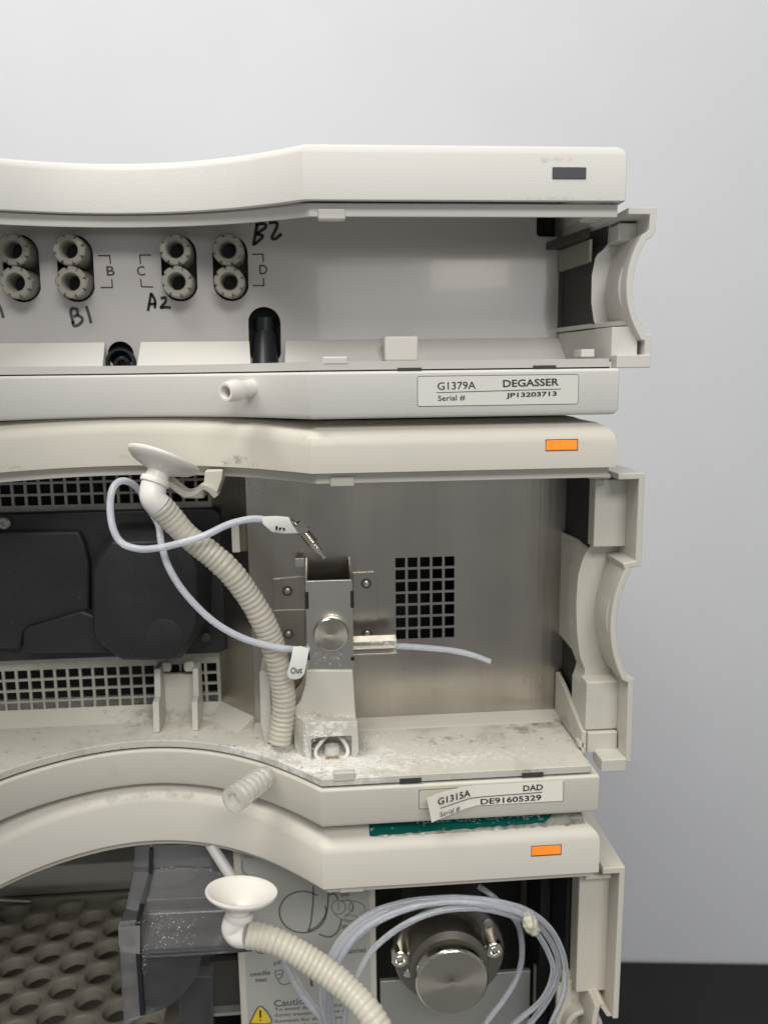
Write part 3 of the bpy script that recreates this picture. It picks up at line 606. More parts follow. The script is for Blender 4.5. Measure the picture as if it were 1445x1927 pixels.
kc = at(623,1195,23.5); m_k = turned('turned_steel_small_knob', kc[0], kc[2])
M['knob1'] = m_k
B().lathe([(6.0,3.3),(6.2,3.2),(6.25,2.9),(6.3,.7),(6.0,.15),(5.8,0)], kc, (0,1,0), 64).build('thumb_screw', 'chrome', fr, smooth=True, angle=30)
B().lathe([(5.8,0),(3,.02),(.6,.05),(.02,.3)], kc, (0,1,0), 64).build('screw_face', 'knob1', fr, smooth=True)
b = B(); b.prism_x([(30,Z(700,1207,30)),(35,Z(700,1204,30)),(35,Z(700,1204,30)-.7),(30.2,Z(700,1207,30)-.7)], X(664,1215,30), X(747,1215,30))
b.prism_x([(30,Z(700,1207,30)),(30,Z(700,1215,30)),(30.8,Z(700,1215,30)),(30.8,Z(700,1207,30))], X(664,1215,30), X(747,1215,30))
b.prism_x([(30,Z(700,1230,30)),(30,Z(700,1233,30)),(35,Z(700,1233,30)),(35,Z(700,1230,30))], X(664,1215,30), X(747,1215,30))
b.box(X(664,1215,30), X(747,1215,30), 34.2, 35, Z(700,1229,30), Z(700,1207,30)); b.build('tube_channel', 'steel2', fr, bevel=.15)
# ---- leak tower
tw = B().prism_y(pxpoly([(550,1338),(566,1318),(574,1290),(576,1262),(664,1262),(670,1352),(574,1354)], 26), 26, 44).build('leak_tower', 'dad_in', T, bevel=.5)
sheet('tower_shoulder', 'tray', tw, [[(550,1337,26),(670,1350,26)], [(574,1362,17),(672,1359,17)]], 1.5, bevel=.3)
sheet('tower_cheek', 'tray', tw, [[(550,1337,26),(575,1362,17)], [(556,1418,22),(587,1440,14)]], 1.2, bevel=.2)
pf = plate(pxpoly([(574,1361),(672,1358),(675,1412),(666,1437),(586,1437)], 16.5), [pxpoly([(585,1390),(600,1387),(630,1384),(662,1383),(662,1434),(587,1434)], 16.5)], 16.0, 1.3)
pf.build('tower_front', 'dad_in', tw)
B().box(X(585,1400,30), X(664,1400,28), 29, 30, -121, -107).build('sensor_seat', 'tray', tw)
b = B(); b.tube(crom([at(613,1386,21),at(603,1398,19),at(594,1412,18),at(596,1424,17),at(610,1432,17),at(622,1433,17)],6), .75, 10); b.build('sensor_wire', 'white', tw, smooth=True)
b = B(); b.tube(crom([at(639,1385,21),at(648,1397,19),at(654,1409,18),at(653,1421,17),at(642,1430,17),at(632,1432,17)],6), .75, 10); b.build('sensor_wire', 'white', tw, smooth=True)
b = B(); b.tube([at(612,1431,16.5),at(624,1432,16.2),at(638,1430,16.5)], 1.3, 14); b.build('sensor_bead', 'amber', tw, smooth=True)
b = B(); b.lathe([(.1,-3),(2.2,-2.4),(3.2,0),(2.5,2.6),(.1,3.4)], at(625,1415,20), (0,0,1), 20); b.build('sensor_glass', 'glass', tw, smooth=True)
B().prism_y(pxpoly([(489,1262),(494,1258),(508,1264),(512,1330),(516,1396),(500,1394),(491,1360)], 32), 30, 46).build('cradle_fin', 'dad_in', T, bevel=.4)
b = B(); b.lathe([(5.2,.1),(5.6,.5),(6,.5),(6.2,-.5)], (float(atz(530,1393,-120.6)[0]), float(atz(530,1393,-120.6)[1]), -120.9), (0,0,1), 28); b.build('hose_seat', 'tray', T, smooth=True)
# ---- funnel holder
b = B(); ctr = [at(314,903,16),at(330,916,17),at(349,929,19),at(366,927,21),at(382,916,23),at(396,921,24),at(408,934,25)]
ctr = crom(ctr, 5); rings = []
for i, p in enumerate(ctr):
    t = ctr[min(i+1,len(ctr)-1)]-ctr[max(i-1,0)]; t /= np.linalg.norm(t); up = np.array([-t[2],0,t[0]]); up /= np.linalg.norm(up); dp = np.array([0,1,0.])
    rings.append([tuple(p+up*.9-dp*2), tuple(p+up*.9+dp*7), tuple(p-up*.9+dp*7), tuple(p-up*.9-dp*2)])
fh = b.loft(rings).build('funnel_holder', 'dad_in', T, bevel=.25)
B().prism_y(pxpoly([(386,886),(420,884),(418,902),(406,936),(383,914)], 25), 25, 40).build('holder_block', 'dad_in', fh, bevel=.5)
B().prism_y(pxpoly([(340,934),(372,922),(384,918),(384,938),(345,938)], 30), 30, 38).build('holder_block', 'dad_in', fh, bevel=.3)
# ================================================================== hoses with funnels
def hose_thing(label, rimc, axis, neck, elbow, path, r, pitch, R, m='hose', grp='corrugated drain hoses with white funnels'):
    t = thing('drain_hose', path[-1], label, 'drain hose', grp)
    a = Vector(axis).normalized(); rc = Vector(rimc)
    b = B(); h = (Vector(neck)-rc).length
    prof = [(3.9,-h),(3.6,-h*.62),(4.4,-h*.56),(R*.80,-2.6),(R*.96,-1.1),(R,-.35),(R*.985,.25),(R*.94,.3),(R*.88,-.5),(R*.5,-2.9),(3.2,-4.6),(2.6,-5.0),(2.5,-h)]
    b.lathe(prof, rc, a, 56); b.build('funnel', 'white', t, smooth=True, angle=60)
    n = rc - a*h
    b = B(); b.lathe([(4.0,-.1),(4.75,.1),(4.85,1.0),(4.7,1.9),(4.0,2.1)], n-a*1.0, a, 36); b.build('collar', 'white', t, smooth=True, angle=60)
    ep = crom([tuple(n), *elbow, path[0]], 6); b = B(); b.tube(ep, 4.15, 28); b.build('elbow', 'white', t, smooth=True)
    P, tt = resample(crom(path, 10), pitch/6); flat = 11 if 'steel bay' in label else -20
    jit = [rng.uniform(-.06,.06) for _ in range(int(tt[-1]/pitch)+3)]
    b = B(); b.tube(P, lambda i: r + .42*(1-.75*math.exp(-((tt[i]-flat)/5.5)**2))*abs(sin(pi*(tt[i]+.25*sin(tt[i]*.31))/pitch))**.8 - .2 + jit[int(tt[i]/pitch)] + .09*sin(tt[i]*.23+1), 26, caps=(False,False))
    me = b.build('corrugated_hose', m, t, smooth=True, angle=80)
    return t
hose_thing('corrugated hose running down the steel bay, its white funnel tilted back against the beige cover',
    at(309,863,14), (.33,.34,.88), at(291,905,11), [at(289,918,10.5), at(288,934,9.5), at(293,944,9.5)],
    [at(300,951,10), at(322,975,12), at(355,1010,13.5), at(400,1045,15), at(437,1080,16), at(470,1125,18), at(496,1170,20), at(514,1215,22), at(527,1265,24), at(534,1310,25), at(533,1350,25.5), at(527,1396,25)], 4.15, 1.9, 12.0)
hose_thing('corrugated hose curving over the instruction card, its open white funnel facing upward',
    at(455,1677,-3), (.12,.20,.97), at(447,1723,-5), [at(442,1736,-5), at(441,1748,-5), at(450,1758,-6)],
    [at(466,1759,-7), at(505,1766,-8), at(555,1790,-10), at(610,1826,-13), at(655,1862,-17), at(695,1905,-22), at(722,1955,-26), at(740,2010,-30), at(745,2080,-32)], 4.25, 2.0, 12.2)
# ================================================================== capillary with In / Out flags
cap = thing('capillary_tube', at(550,1221,18), 'milky tube looped beside the upper funnel, with paper flags marked In and Out', 'tube')
path = [at(494,977,11),at(470,977,10),at(430,987,8),at(385,1008,5.5),(*at(340,1022,5),),at(300,1031,7),at(262,1033,9),at(230,1022,11),at(214,996,12),at(208,960,14),at(211,925,16),at(222,908,18),at(240,906,20),at(262,922,24),at(280,955,27),at(292,975,25),at(300,992,20),at(304,1022,15),at(318,1068,13),at(350,1118,12),at(400,1168,12),at(455,1200,12.5),at(510,1216,14),at(553,1222,17),at(590,1222,31),at(640,1220,36),at(700,1218,37),at(750,1216,37),at(800,1219,36),at(850,1224,35),at(890,1233,34),at(922,1245,33.5)]
P, tt = resample(crom(path, 8), 1.0); Lt = tt[-1]
b = B(); b.tube(P, lambda i: 1.18 if tt[i] < Lt-28 else 1.18-.15*(tt[i]-Lt+28)/28, 14); b.build('tube', 'ptfe', cap, smooth=True)
fl = sheet('flag_label', 'paper', cap, [[(493,972,9.6),(520,971,9.4),(543,973,9.6)], [(495,986,9.2),(524,987,9),(550,987,9.4)], [(512,1001,10.4),(535,1004,10.4),(561,1003,10.6)]], .15, smooth=True)
fl['label'] = 'paper flag marked In'
ptext('In', 'ink', fl, 9.3, (518.5,997),(536.5,998.5), 7.5, bold=.02)
fl = sheet('flag_label', 'paper', cap, [[(552,1217,15),(566,1216,14.5),(582,1221,15)], [(548,1240,14),(562,1241,13.6),(578,1242,14)], [(540,1268,14.5),(558,1270,14.3),(573,1268,14.6)], [(545,1277,14.8),(557,1278.5,14.6),(566,1276,14.9)]], .15, smooth=True)
fl['label'] = 'paper flag marked Out'
ptext('Out', 'ink', fl, 13.9, (547.5,1268),(569,1266.5), 11.5, bold=.012, shear=.12)
b = B(); b.tube(crom([at(540,974,10.5),at(548,977,12),at(556,985,13.5),at(564,994,15)],6), .35, 8); b.build('steel_capillary', 'chrome', cap, smooth=True)
f0, f1 = at(559,984,14.5), at(611,1050,16); L_ = float(np.linalg.norm(f1-f0)); ax = f1-f0
b = B(); b.lathe([(1.0,0),(1.9,.1),(2.0,.3),(2.0,3.4),(1.9,3.6)], f0, ax, 6); b.lathe([(2.0,3.5),(2.7,3.6),(2.7,4.0),(2.0,4.2)], f0, ax, 6); nut = b.build('fitting_nut', 'steel2', cap)
pr = [(1.9,4.0)]
for k in range(7): pr += [(1.55,4.1+k*.72),(2.0,4.1+k*.72+.3)]
pr += [(1.4,9.3),(1.5,9.8),(1.5,10.3),(1.2,10.5),(1.35,10.9),(1.3,11.4),(.75,L_-2.1),(.55,L_-2),(.7,L_),(.02,L_)]
B().lathe(pr, f0, ax, 24).build('ferrule', 'chrome', cap, smooth=True, angle=30)
# ================================================================== salt crystals
def grains(name, samples, label, cat, smin=.10, smax=.36):
    b = B(); base = np.array([(1,0,0),(-1,0,0),(0,1,0),(0,-1,0),(0,0,1),(0,0,-1)], float)
    F_ = [(0,2,4),(2,1,4),(1,3,4),(3,0,4),(2,0,5),(1,2,5),(3,1,5),(0,3,5)]
    for p in samples:
        s_ = rng.uniform(smin, smax)*rng.choice([1,1,1,1.6]); A = rng.normal(size=(3,3)); q_, _ = np.linalg.qr(A)
        v = (base*s_*rng.uniform(.5,1.3,3))@q_ ; b.add(v+np.array(p), F_)
    o = b.build(name, 'salt'); o['kind'] = 'stuff'; o['label'] = label; o['category'] = cat; return o
smp = []
def floor_cluster(cx, cy, sx, sy, n, zz=-120.8):
    for _ in range(n):
        x, y = cx+rng.normal()*sx, cy+rng.normal()*sy
        q = atz(x, y, zz)
        if q[1] > 43 or q[0] > 168.3 or q[1] < 1.2: continue
        if mnoise.noise(Vector((q[0]*.35, q[1]*.35, 3))) + .35*mnoise.noise(Vector((q[0]*1.3, q[1]*1.3, 9))) < rng.uniform(-.35,.25): continue
        smp.append((q[0], q[1], zz+rng.uniform(0,.2)))
    return
for c in ((610,1448,28,7,3600),(620,1455,60,5,1300),(560,1432,30,7,750),(500,1420,35,6,420),(420,1412,40,4,240),(680,1440,30,12,600),(720,1415,60,16,520),(800,1425,90,14,460),(930,1405,80,18,240),(700,1385,30,8,120),(650,1446,30,6,400),(1010,1395,50,20,60)): floor_cluster(*c)
# keep crystals off the sloping bay edge
def bay(x): 
    xs_ = [p[0] for p in ARC][::-1]; ys_ = [p[1] for p in ARC][::-1]; return float(np.interp(x, xs_, ys_))
smp = [p for p in smp if p[1] > bay(p[0])+1.0]
for _ in range(520):
    x, y = 572+abs(rng.normal())*9, 1388+rng.normal()*17
    q = at(x, y, 16.5 if x > 575 else 18); smp.append((q[0], q[1]-.2, q[2]))
for _ in range(160):
    x, y = rng.uniform(555,668), 1352+rng.normal()*4; q = at(x,y,21); smp.append((q[0],q[1],q[2]+.3))
for _ in range(260):
    x, y = 600+rng.normal()*12, 1386+abs(rng.normal())*-7; q = at(x,y,15.9); smp.append(tuple(q))
for _ in range(380):
    x, y = 625+rng.normal()*14, 1418+rng.normal()*6; q = at(x,y,22+rng.uniform(-2,3)); smp.append(tuple(q))
for _ in range(70):
    x, y = rng.choice([598,622,635])+rng.normal()*8, 1235+rng.normal()*7; q = at(x,y,YB-.02); smp.append(tuple(q))
for _ in range(140):
    x, y = rng.uniform(690,746), 1209+rng.normal()*2; q = at(x,y,29.9); smp.append(tuple(q))
grains('salt_crystals', smp, 'white dried salt crystals spilled over the beige tray below the steel bracket', 'salt', .045, .22)

# ================================================================== autosampler (bottom of the view)
A = thing('autosampler', (10, 0, -340), 'warm grey autosampler, lowest of the stack, with an instruction card and steel valve knob', 'lab instrument')
TOPS = [(0,-148.6),(.8,-146.6),(2.8,-144.8),(6,-143.3),(10,-142.0)]
slab([(3,-152.5,0),(3,-161.4),(0,-161.4)]+TOPS+[(11.2,-139.0,0)], xr=172.0, rise=-152).build('top_cover', 'sam', A, bevel=.6, segs=3)
lip_ring(-165.0,-161.5,174.4).build('cover_lip', 'sam_in', A, bevel=.35)
pxbox(639,684,1668,1680,2.4,6).build('latch_tab', 'sam_in', A, bevel=.4)
pxbox(1000,1055,1592,1609,-.12,3).build('status_light', 'orange', A, bevel=.2)
pxbox(999,1056,1590.5,1610.5,-.06,3).build('light_edge_shade', 'lens_shade', A)  # painted shadow edge round the lens
b = B(); b.box(170.6,182.9,44,425,-163.4,-161.2); b.box(180.8,182.8,44,425,-338,-163.5); b.box(-164,-162,3,425,-338,-163.5); b.box(-161.9,180.7,423,425,-338,-163.5); b.box(-164,182.8,0,425,-340,-338.1)
b.build('housing', 'sam_in', A)
SP = [(182.6,-189),(182.4,-219.5),(181.7,-223.6)] 
o = B().loft([[(a_[0],3,a_[1]),(a_[0],42,a_[1]),(c_[0],42,c_[1]),(c_[0],3,c_[1])] for a_, c_ in zip([(174.6,-162.0),(182.9,-162.0),(182.7,-224.2)], [(174.6,-164.5),(180.8,-164.5),(180.5,-224.2)])]).build('side_frame', 'sam_in', A, bevel=.4)
outer = [(180.7,-224.0),(179.6,-222.2),(177.2,-218.4),(176.0,-219.4),(175.2,-223),(174.8,-228),(174.6,-236),(175.2,-246),(177.2,-256),(180.5,-262),(182.2,-263),(182.2,-330)]
B().loft([[(x,4,z),(x,42,z),(x-2,42,z),(x-2,4,z)] for x,z in outer]).build('side_frame', 'sam_in', A, bevel=.3)
B().prism_y([(180.2,-164.6)]+[(180.2,-218)]+[(x-1.5,z) for x,z in outer[2:]]+[(166,-330),(166,-217),(169.4,-217),(169.4,-164.6)], 19, 20.5).build('side_web', 'sam_in', A)
B().box(169.2,180.9,12,19.1,-219.9,-164.4).build('side_block', 'sam_in', A, bevel=.5)
b = B(); b.lathe([(7.5,19),(7.5,13),(6.9,12.4),(6.0,12.4),(5.4,13),(5.4,19)], (173.0,0,-236), (0,1,0), 40); b.build('grip_rib', 'sam_in', A, smooth=True)
pxbox(1101,1150,1647,1655,8,14).build('clip_hook', 'sam_in', A, bevel=.4)
B().prism_y([(163.5,-221.0),(169.4,-219.2),(169.4,-330),(163.5,-330)], 17, 19).build('side_web', 'sam_in', A, bevel=.3)
B().box(167.6,169.0,21,60,-330,-163).build('side_liner', 'dark', A)
B().box(163,167,40,62,-330,-163).build('side_liner', 'dark', A)
# teal sticker remnant on the slope of the cover
def slope_y(u): # u 0..1 along the slope
    P_ = [(0.9,-146.4),(2.8,-144.6),(6,-142.85),(10,-141.25)]; d = [0]; 
    for i in range(3): d.append(d[-1]+math.dist(P_[i],P_[i+1]))
    v = u*d[-1]; return float(np.interp(v,d,[p[0] for p in P_])), float(np.interp(v,d,[p[1] for p in P_]))
def on_slope(name, m, parent, xa, xb, lo, hi=1.0, n=60, off=.10, amp=.04, f=.7):
    b = B(); rows = []
    for i in range(n+1):
        x = xa+(xb-xa)*i/n; e = amp*(mnoise.noise(Vector((x*f,2,0)))+.6*mnoise.noise(Vector((x*f*4,5,0)))); u0 = (lo(i/n) if callable(lo) else lo)+e
        rows.append([(x, slope_y(u0+(hi-u0)*k/5)[0]-off*.5, slope_y(u0+(hi-u0)*k/5)[1]+off) for k in range(6)])
    b.loft(rows, closed=False, caps=(False,False)); return b.build(name, m, parent)
on_slope('glue_residue', 'glue', A, 90.0, 167.5, lambda t: .25+.10*max(0,(t-.55))+(.6*(1-min(1,t/.02))), off=.05, amp=.08, f=.5)
on_slope('torn_sticker', 'green', A, 91.0, 158.0, lambda t: .30+.12*t+(.4*max(0,t-.93)/.07), amp=.05, f=.35)
y0, z0 = slope_y(.58); y1, z1 = slope_y(.80)
text('Foster City, CA 94404', 'stickertext', A, (108.0, y0-.1, z0+.16), (1,0,0), (0,(y1-y0)/math.dist((y0,z0),(y1,z1)),(z1-z0)/math.dist((y0,z0),(y1,z1))), 44, 2.6, gap=.05)
for k in range(9):
    x = 138+rng.uniform(-3,16); u = rng.uniform(.5,.85); w_ = rng.uniform(.4,1.0)
    on_slope('torn_scrap', 'glue', A, x, x+w_, u, min(1,u+rng.uniform(.1,.3)), n=4, off=.16, amp=.08, f=3)
# instruction card on its panel
YC = 40.0
cb = pxbox(451,712,1700,1930,YC,70); cb = B().box(X(451,1860,YC), X(708,1800,YC), YC, 75, -335, -164).build('card_panel', 'sam_in', A, bevel=.4)
card = B().box(X(464,1860,YC-.2), X(697,1800,YC-.2), YC-.25, YC+.2, -330, -166).build('instruction_card', 'guide', A)
yc = YC-.27
for s_, p0, p1, ht in (('out',(641,1688),(659,1686),9),('in',(644,1748),(654,1747),9),('valve',(483,1796),(512,1794),10),('plug',(516,1818),(546,1815),10),('channel',(641,1796),(688,1792),10),
                      ('needle',(471,1838),(509,1834),9),('seat',(481,1848),(503,1847),7.5),('Caution',(516,1895),(584,1889),13),
                      ('To avoid damage to the sample',(517,1905),(684,1893),8.5),('during transport remove cap and',(517,1916),(680,1904),8.5),('function for the gripper',(517,1927),(650,1918),8.5),('position of arm',(517,1938),(600,1932),8.5)):
    ptext(s_, 'guideink', card, yc, p0, p1, ht, bold=.02)
ptext('01313-90', 'guideink', card, yc, (461,1616),(500,1613), 9, bold=.01)
el = lambda cx,cy,rx,ry,a0=0,a1=2*pi,n=28: [(cx+rx*cos(a0+(a1-a0)*i/n), cy+ry*sin(a0+(a1-a0)*i/n)) for i in range(n+1)]
strokes([el(570,1716,44,39,-.3,2*pi-.9), [(590,1667),(589,1700),(585,1735),(580,1752)], [(618,1680),(615,1715),(600,1740),(580,1752)], [(619,1684),(630,1682),(636,1692)], [(600,1758),(620,1763),(636,1752),(643,1730)]], .62, yc, 'guideink', card, 'printed_line')
strokes([[(456,1620),(458,1640),(480,1655),(517,1668),(518,1690)]], .35, yc, 'guideink', card, 'printed_line')
strokes([el(637,1707,13,13), el(650,1706,14,15,-1.5,1.6), [(640,1695),(662,1695),(680,1700),(687,1713),(682,1730),(660,1735),(640,1728),(628,1720)], el(660,1727,12,5), [(637,1699),(637,1713)], el(661,1707,4,8)], .28, yc, 'guideink', card, 'printed_line')
strokes([[(518,1827),(532,1826),(529,1840),(521,1841),(518,1827)], [(523,1843),(530,1852),(545,1850),(554,1838)], [(522,1834),(530,1833)]], .4, yc, 'guideink', card, 'printed_line')
strokes([[(587,1836),(586,1850),(588,1856)],[(562,1825),(570,1815),(585,1822)]], 1.1, yc, 'guideink', card, 'printed_line')
tri = [at(470,1926,yc-.05), at(490,1893,yc-.05), at(512,1924,yc-.05)]
B().prism_y([(p[0],p[2]) for p in tri], yc-.08, yc).build('warning_triangle', 'yellow', card)
strokes([[(470,1926),(490,1893),(512,1924),(470,1926)]], .42, yc-.1, 'ink', card, 'triangle_border')
strokes([[(490,1901),(490.3,1915)],[(490.4,1918.5),(490.5,1921)]], .8, yc-.1, 'ink', card, 'exclamation_mark')
# valve bay
B().box(X(712,1750,75), 168, 90, 92, -335, -163).build('void_backing', 'dark', A)
pxbox(755,908,1660,1692,60,66).build('valve_block', 'boot', A, bevel=1)
pxbox(716,996,1837,1990,42,44).build('valve_panel', 'steelH', A, bevel=.3)
pxbox(1003,1036,1818,1990,44,46).build('valve_panel', 'steelH', A, bevel=.3)
va = at(851,1850,15)
fc = at(846,1795,34)
b = B(); b.lathe([(22.6,6),(22.6,.5),(22.0,0),(.1,0)], fc, (0,1,0), 72); fl_ = b.build('valve_flange', 'steelD', A, bevel=0, smooth=True, angle=30)
cc = np.array([va[0], 0, va[2]+1.5])
b = B(); b.lathe([(15.8,34.2),(15.8,24),(15.2,22),(12.5,21)], (cc[0],0,cc[2]), (0,1,0), 64); vh = b.build('valve_head', 'steelD', A, smooth=True, angle=30)
b = B(); b.lathe([(3.6,-6),(3.6,0),(2.9,.4),(2.2,.4),(2.0,-3),(.1,-3)], at(838,1764,27), (0,-.3,.9), 24); b.build('valve_port', 'boot', vh, smooth=True)
M['knob2'] = turned('turned_steel_large_knob', va[0], va[2])
B().lathe([(12.6,10),(13.6,9.5),(13.9,9),(13.95,.9),(13.5,.2),(13.2,0)], va, (0,1,0), 96).build('valve_knob', 'chrome', A, smooth=True, angle=30)
B().lathe([(13.2,0),(7,.02),(1.1,.05),(.4,.5),(.02,.6)], va, (0,1,0), 96).build('knob_face', 'knob2', A, smooth=True)
for x, y, r_ in ((753,1807,3.4),(931,1790,3.4)):
    b = B(); b.lathe([(r_,5),(r_,.3),(r_*.9,0),(r_*.55,0),(r_*.5,1.6),(.05,2)], at(x,y,29), (0,1,0), 28); b.build('socket_screw', 'chrome', A, smooth=True, angle=30)
b = B(); b.lathe([(2.1,1),(2.1,-.2),(1.6,-.5),(.05,-.5)], at(918,1738,33.6), (0,1,0), 24); b.build('socket_screw', 'steelH', A, smooth=True)
b = B(); b.lathe([(1.8,1),(1.8,-.2),(1.4,-.5),(.05,-.5)], at(768,1832,33.6), (0,1,0), 24); b.build('socket_screw', 'chrome', A, smooth=True)
# bay behind the arm
B().box(-161, 38, 185, 187, -335, -163).build('void_backing', 'dark', A)
B().box(-161, 38, 168, 184, -271, -254).build('rail_bar', 'railm', A, bevel=.6)
b = B(); b.tube([at(-80,1690,150), at(60,1696,150)], 1.3, 12); b.build('rail_rod', 'steel2', A, smooth=True)
B().box(X(398,1880,62), 39.4, 62, 66, -262, -236).build('inner_bracket', 'boot', A, bevel=.5)
B().box(X(398,1880,60), 39.4, 58, 64, -259.2, -257.8).build('inner_bracket', 'steelH', A)
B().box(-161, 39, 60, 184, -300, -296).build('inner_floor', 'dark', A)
# smoked guard
gd = sheet('smoked_guard', 'smoke', A, [[(285,1592,40),(345,1591,40),(405,1590,40)], [(283,1638,38),(340,1634,38),(398,1636,38)], [(270,1695,28),(360,1690,28),(462,1688,28)], [(262,1722,26),(360,1718,26),(472,1714,26)], [(258,1795,6),(370,1789,6),(487,1783,6)]], 2.0, bevel=.4)
gd['label'] = 'smoked clear plastic arm dusted with white specks'
sheet('guard_edge', 'smoke2', gd, [[(257,1795,5.7),(370,1789,5.7),(487,1782,5.7)], [(257,1806,5.7),(370,1800,5.7),(487,1790,5.7)]], 2.2, bevel=.3)
sheet('guard_flange', 'smoke', gd, [[(254,1592,42),(285,1592,40)], [(252,1640,40),(283,1640,38)], [(236,1715,30),(266,1702,28)], [(222,1745,16),(257,1742,14)], [(225,1790,8),(256,1795,6)], [(233,1930,8),(268,1915,6)]], 3.0, bevel=.5)
sheet('guard_rib', 'rubber', gd, [[(281,1600,37.5),(287,1600,37.5)], [(280,1645,35.5),(287,1645,35.5)], [(263,1702,25.5),(272,1702,25.5)], [(255,1742,12),(264,1742,12)], [(256,1795,4.5),(264,1795,4.5)], [(264,1912,4),(272,1910,4)]], 2.0)
sheet('guard_cheek', 'smoke2', gd, [[(264,1806,6),(320,1803,8),(380,1799,10)], [(266,1850,6),(318,1846,8),(372,1836,10)], [(268,1895,6),(315,1885,8),(345,1874,9)], [(270,1911,6),(296,1904,7),(315,1895,8)]], 1.6)
sheet('guard_post', 'smoke2', gd, [[(335,1840,24),(400,1838,24)], [(340,1990,24),(402,1990,24)]], 6, bevel=.4)
sheet('guard_post', 'smoke', gd, [[(400,1590,42),(500,1600,42)], [(398,1640,40),(520,1690,40)]], 1.5)
b = B(); b.tube([at(396,1588,36), at(443,1662,34)], lambda i: 2.1, 20); b.build('needle_rod', 'rod', A, smooth=True)
smp2 = []
for _ in range(300):
    u = rng.uniform(.02,.98); v = rng.beta(1.6,1.6)
    x = 264+u*215 if rng.rand() < .5 else rng.choice([395,300,330,440])+rng.normal()*16; yy = 1718+v*72
    if 262 < x < 482: q = at(x, yy, 26-(yy-1718)/72*20-.4); smp2.append(tuple(q))
for _ in range(90): x = rng.uniform(285,400); yy = 1640+rng.normal()*5; smp2.append(tuple(at(x,yy,37)))
for _ in range(30): smp2.append(tuple(at(272+rng.normal()*3, 1810+rng.normal()*14, 4.5)))
grains('salt_specks', smp2, 'fine white crystals sprinkled on the smoked plastic arm', 'salt', .04, .16)
# ================================================================== vial tray
V = thing('vial_tray', (-60, 110, -300), 'taupe vial tray with staggered round wells, left of the smoked plastic arm', 'vial tray')
def well_mesh(px, py, r):
    seg = 32; b = B(); hx_, hy_ = px/2, py/2
    def edge(a):
        c_, s_ = cos(a), sin(a); k = min(hx_/max(1e-6,abs(c_)), hy_/max(1e-6,abs(s_))); return (k*c_, k*s_)
    ang = [2*pi*k/seg for k in range(seg)]
    for cxn in (math.atan2(hy_,hx_),): ang = sorted(ang + [cxn, pi-cxn, pi+cxn, 2*pi-cxn])
    rings = [[(*edge(a), 0) for a in ang], [((r+.55)*cos(a), (r+.55)*sin(a), 0) for a in ang], [((r+.3)*cos(a), (r+.3)*sin(a), -.15) for a in ang], [(r*cos(a), r*sin(a), -1.0) for a in ang], [((r-.15)*cos(a), (r-.15)*sin(a), -5.8) for a in ang], [((r+.05)*cos(a), (r+.05)*sin(a), -6.0) for a in ang]]
    b.loft(rings, caps=(False,False)); return b
first = None
for c in range(-4, 5):
    for k in range(-4, 7):
        x = -60.4+14.1*c; y = 108.2+15.75*k + (8.0 if c % 2 else 0)
        if y > 144 or y < 35 or x > 12: continue
        if first is None:
            first = well_mesh(14.1, 15.75, 6.35).build('well', 'vial', V, smooth=True, angle=40); o = first
        else:
            o = first.copy(); COL.objects.link(o); o.parent = V
        o.location = ((x+60)*S, (y-110)*S, (-262+300)*S)
B().box(-125, 16, 150.2, 153, -290, -261).build('tray_rim', 'vial', V, bevel=.5)
B().box(-125, 16, 40, 150, -300, -284).build('tray_base', 'vial', V)
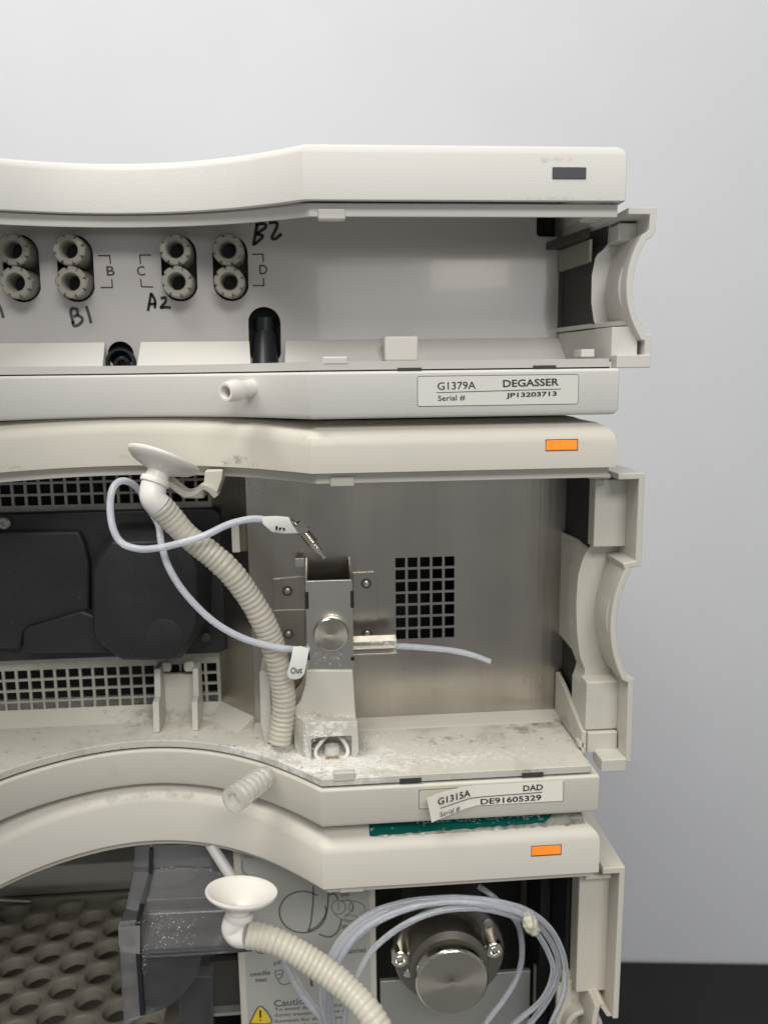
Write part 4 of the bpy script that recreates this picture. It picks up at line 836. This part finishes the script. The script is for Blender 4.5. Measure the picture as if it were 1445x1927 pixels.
# ================================================================== coiled tubing in front of the valve
K = thing('tubing_coil', at(830,1927,4), 'coils of milky tubing tied by a cream knot in front of the steel valve knob', 'tube')
def tb(pts, r=1.08, name='tube'):
    b = B(); P, tt = resample(crom([at(*p) for p in pts], 8), 1.2); b.tube(P, r, 12); return b.build(name, 'ptfe2', K, smooth=True)
tb([(1010,1990,8),(1038,1925,7),(1060,1870,5),(1062,1810,4),(1040,1755,3),(1000,1718,2),(950,1700,2),(890,1691,3),(830,1690,4),(760,1698,4),(695,1720,3),(645,1762,1),(615,1815,0),(604,1870,0),(615,1930,2),(640,1990,6)])
tb([(950,1990,10),(990,1935,9),(1025,1890,8),(1047,1845,7),(1048,1800,6),(1022,1752,5),(985,1726,4),(930,1708,4),(860,1699,6),(790,1705,6),(720,1730,5),(668,1768,2),(632,1820,0),(622,1880,1),(632,1940,4),(660,1995,8)])
tb([(885,1990,14),(912,1930,14),(945,1885,15),(972,1840,17),(982,1795,19),(976,1745,21),(955,1715,22),(925,1685,24),(900,1668,27)], 1.1)
tb([(1000,1740,3),(960,1722,2),(915,1711,1),(870,1709,1),(820,1716,1),(770,1735,0),(725,1765,-1),(692,1800,-2),(668,1850,-2),(652,1900,0),(645,1960,3)])
tb([(1005,1728,1),(960,1712,0),(900,1699,0),(840,1697,1),(770,1708,1),(700,1738,0),(655,1780,-1),(626,1840,-1),(618,1900,1),(630,1960,4)], 1.1)
tb([(1002,1733,4),(955,1706,3),(895,1694,4),(835,1693,5),(765,1702,4),(698,1728,2),(650,1770,0),(620,1825,-1),(611,1880,0),(622,1935,3),(650,1990,6)], 1.0)
tb([(1003,1745,1),(1030,1790,3),(1040,1830,4),(1020,1880,6),(975,1920,8),(930,1960,10)], 1.0)
tb([(520,1780,12),(535,1810,10),(560,1860,8),(595,1905,7),(640,1950,7)], 1.15)
tb([(532,1785,14),(548,1820,12),(575,1872,10),(612,1918,9),(650,1960,9)], 1.15)
b = B(); kc2 = at(999,1742,0)
ico = bmesh.new(); bmesh.ops.create_icosphere(ico, subdivisions=4, radius=1)
vs = []
for v in ico.verts:
    n_ = 1+.22*mnoise.noise(v.co*2.1)+.12*mnoise.noise(v.co*5); c_ = v.co*n_
    th_ = radians(-65); xx, zz = c_.x*4.9, c_.z*2.7; vs.append((kc2[0]+xx*cos(th_)-zz*sin(th_), kc2[1]+1.2+c_.y*3.4, kc2[2]+xx*sin(th_)+zz*cos(th_)))
b.add(vs, [tuple(v.index for v in f.verts) for f in ico.faces]); ico.free()
b.build('tie_knot', 'putty', K, smooth=True, angle=80)
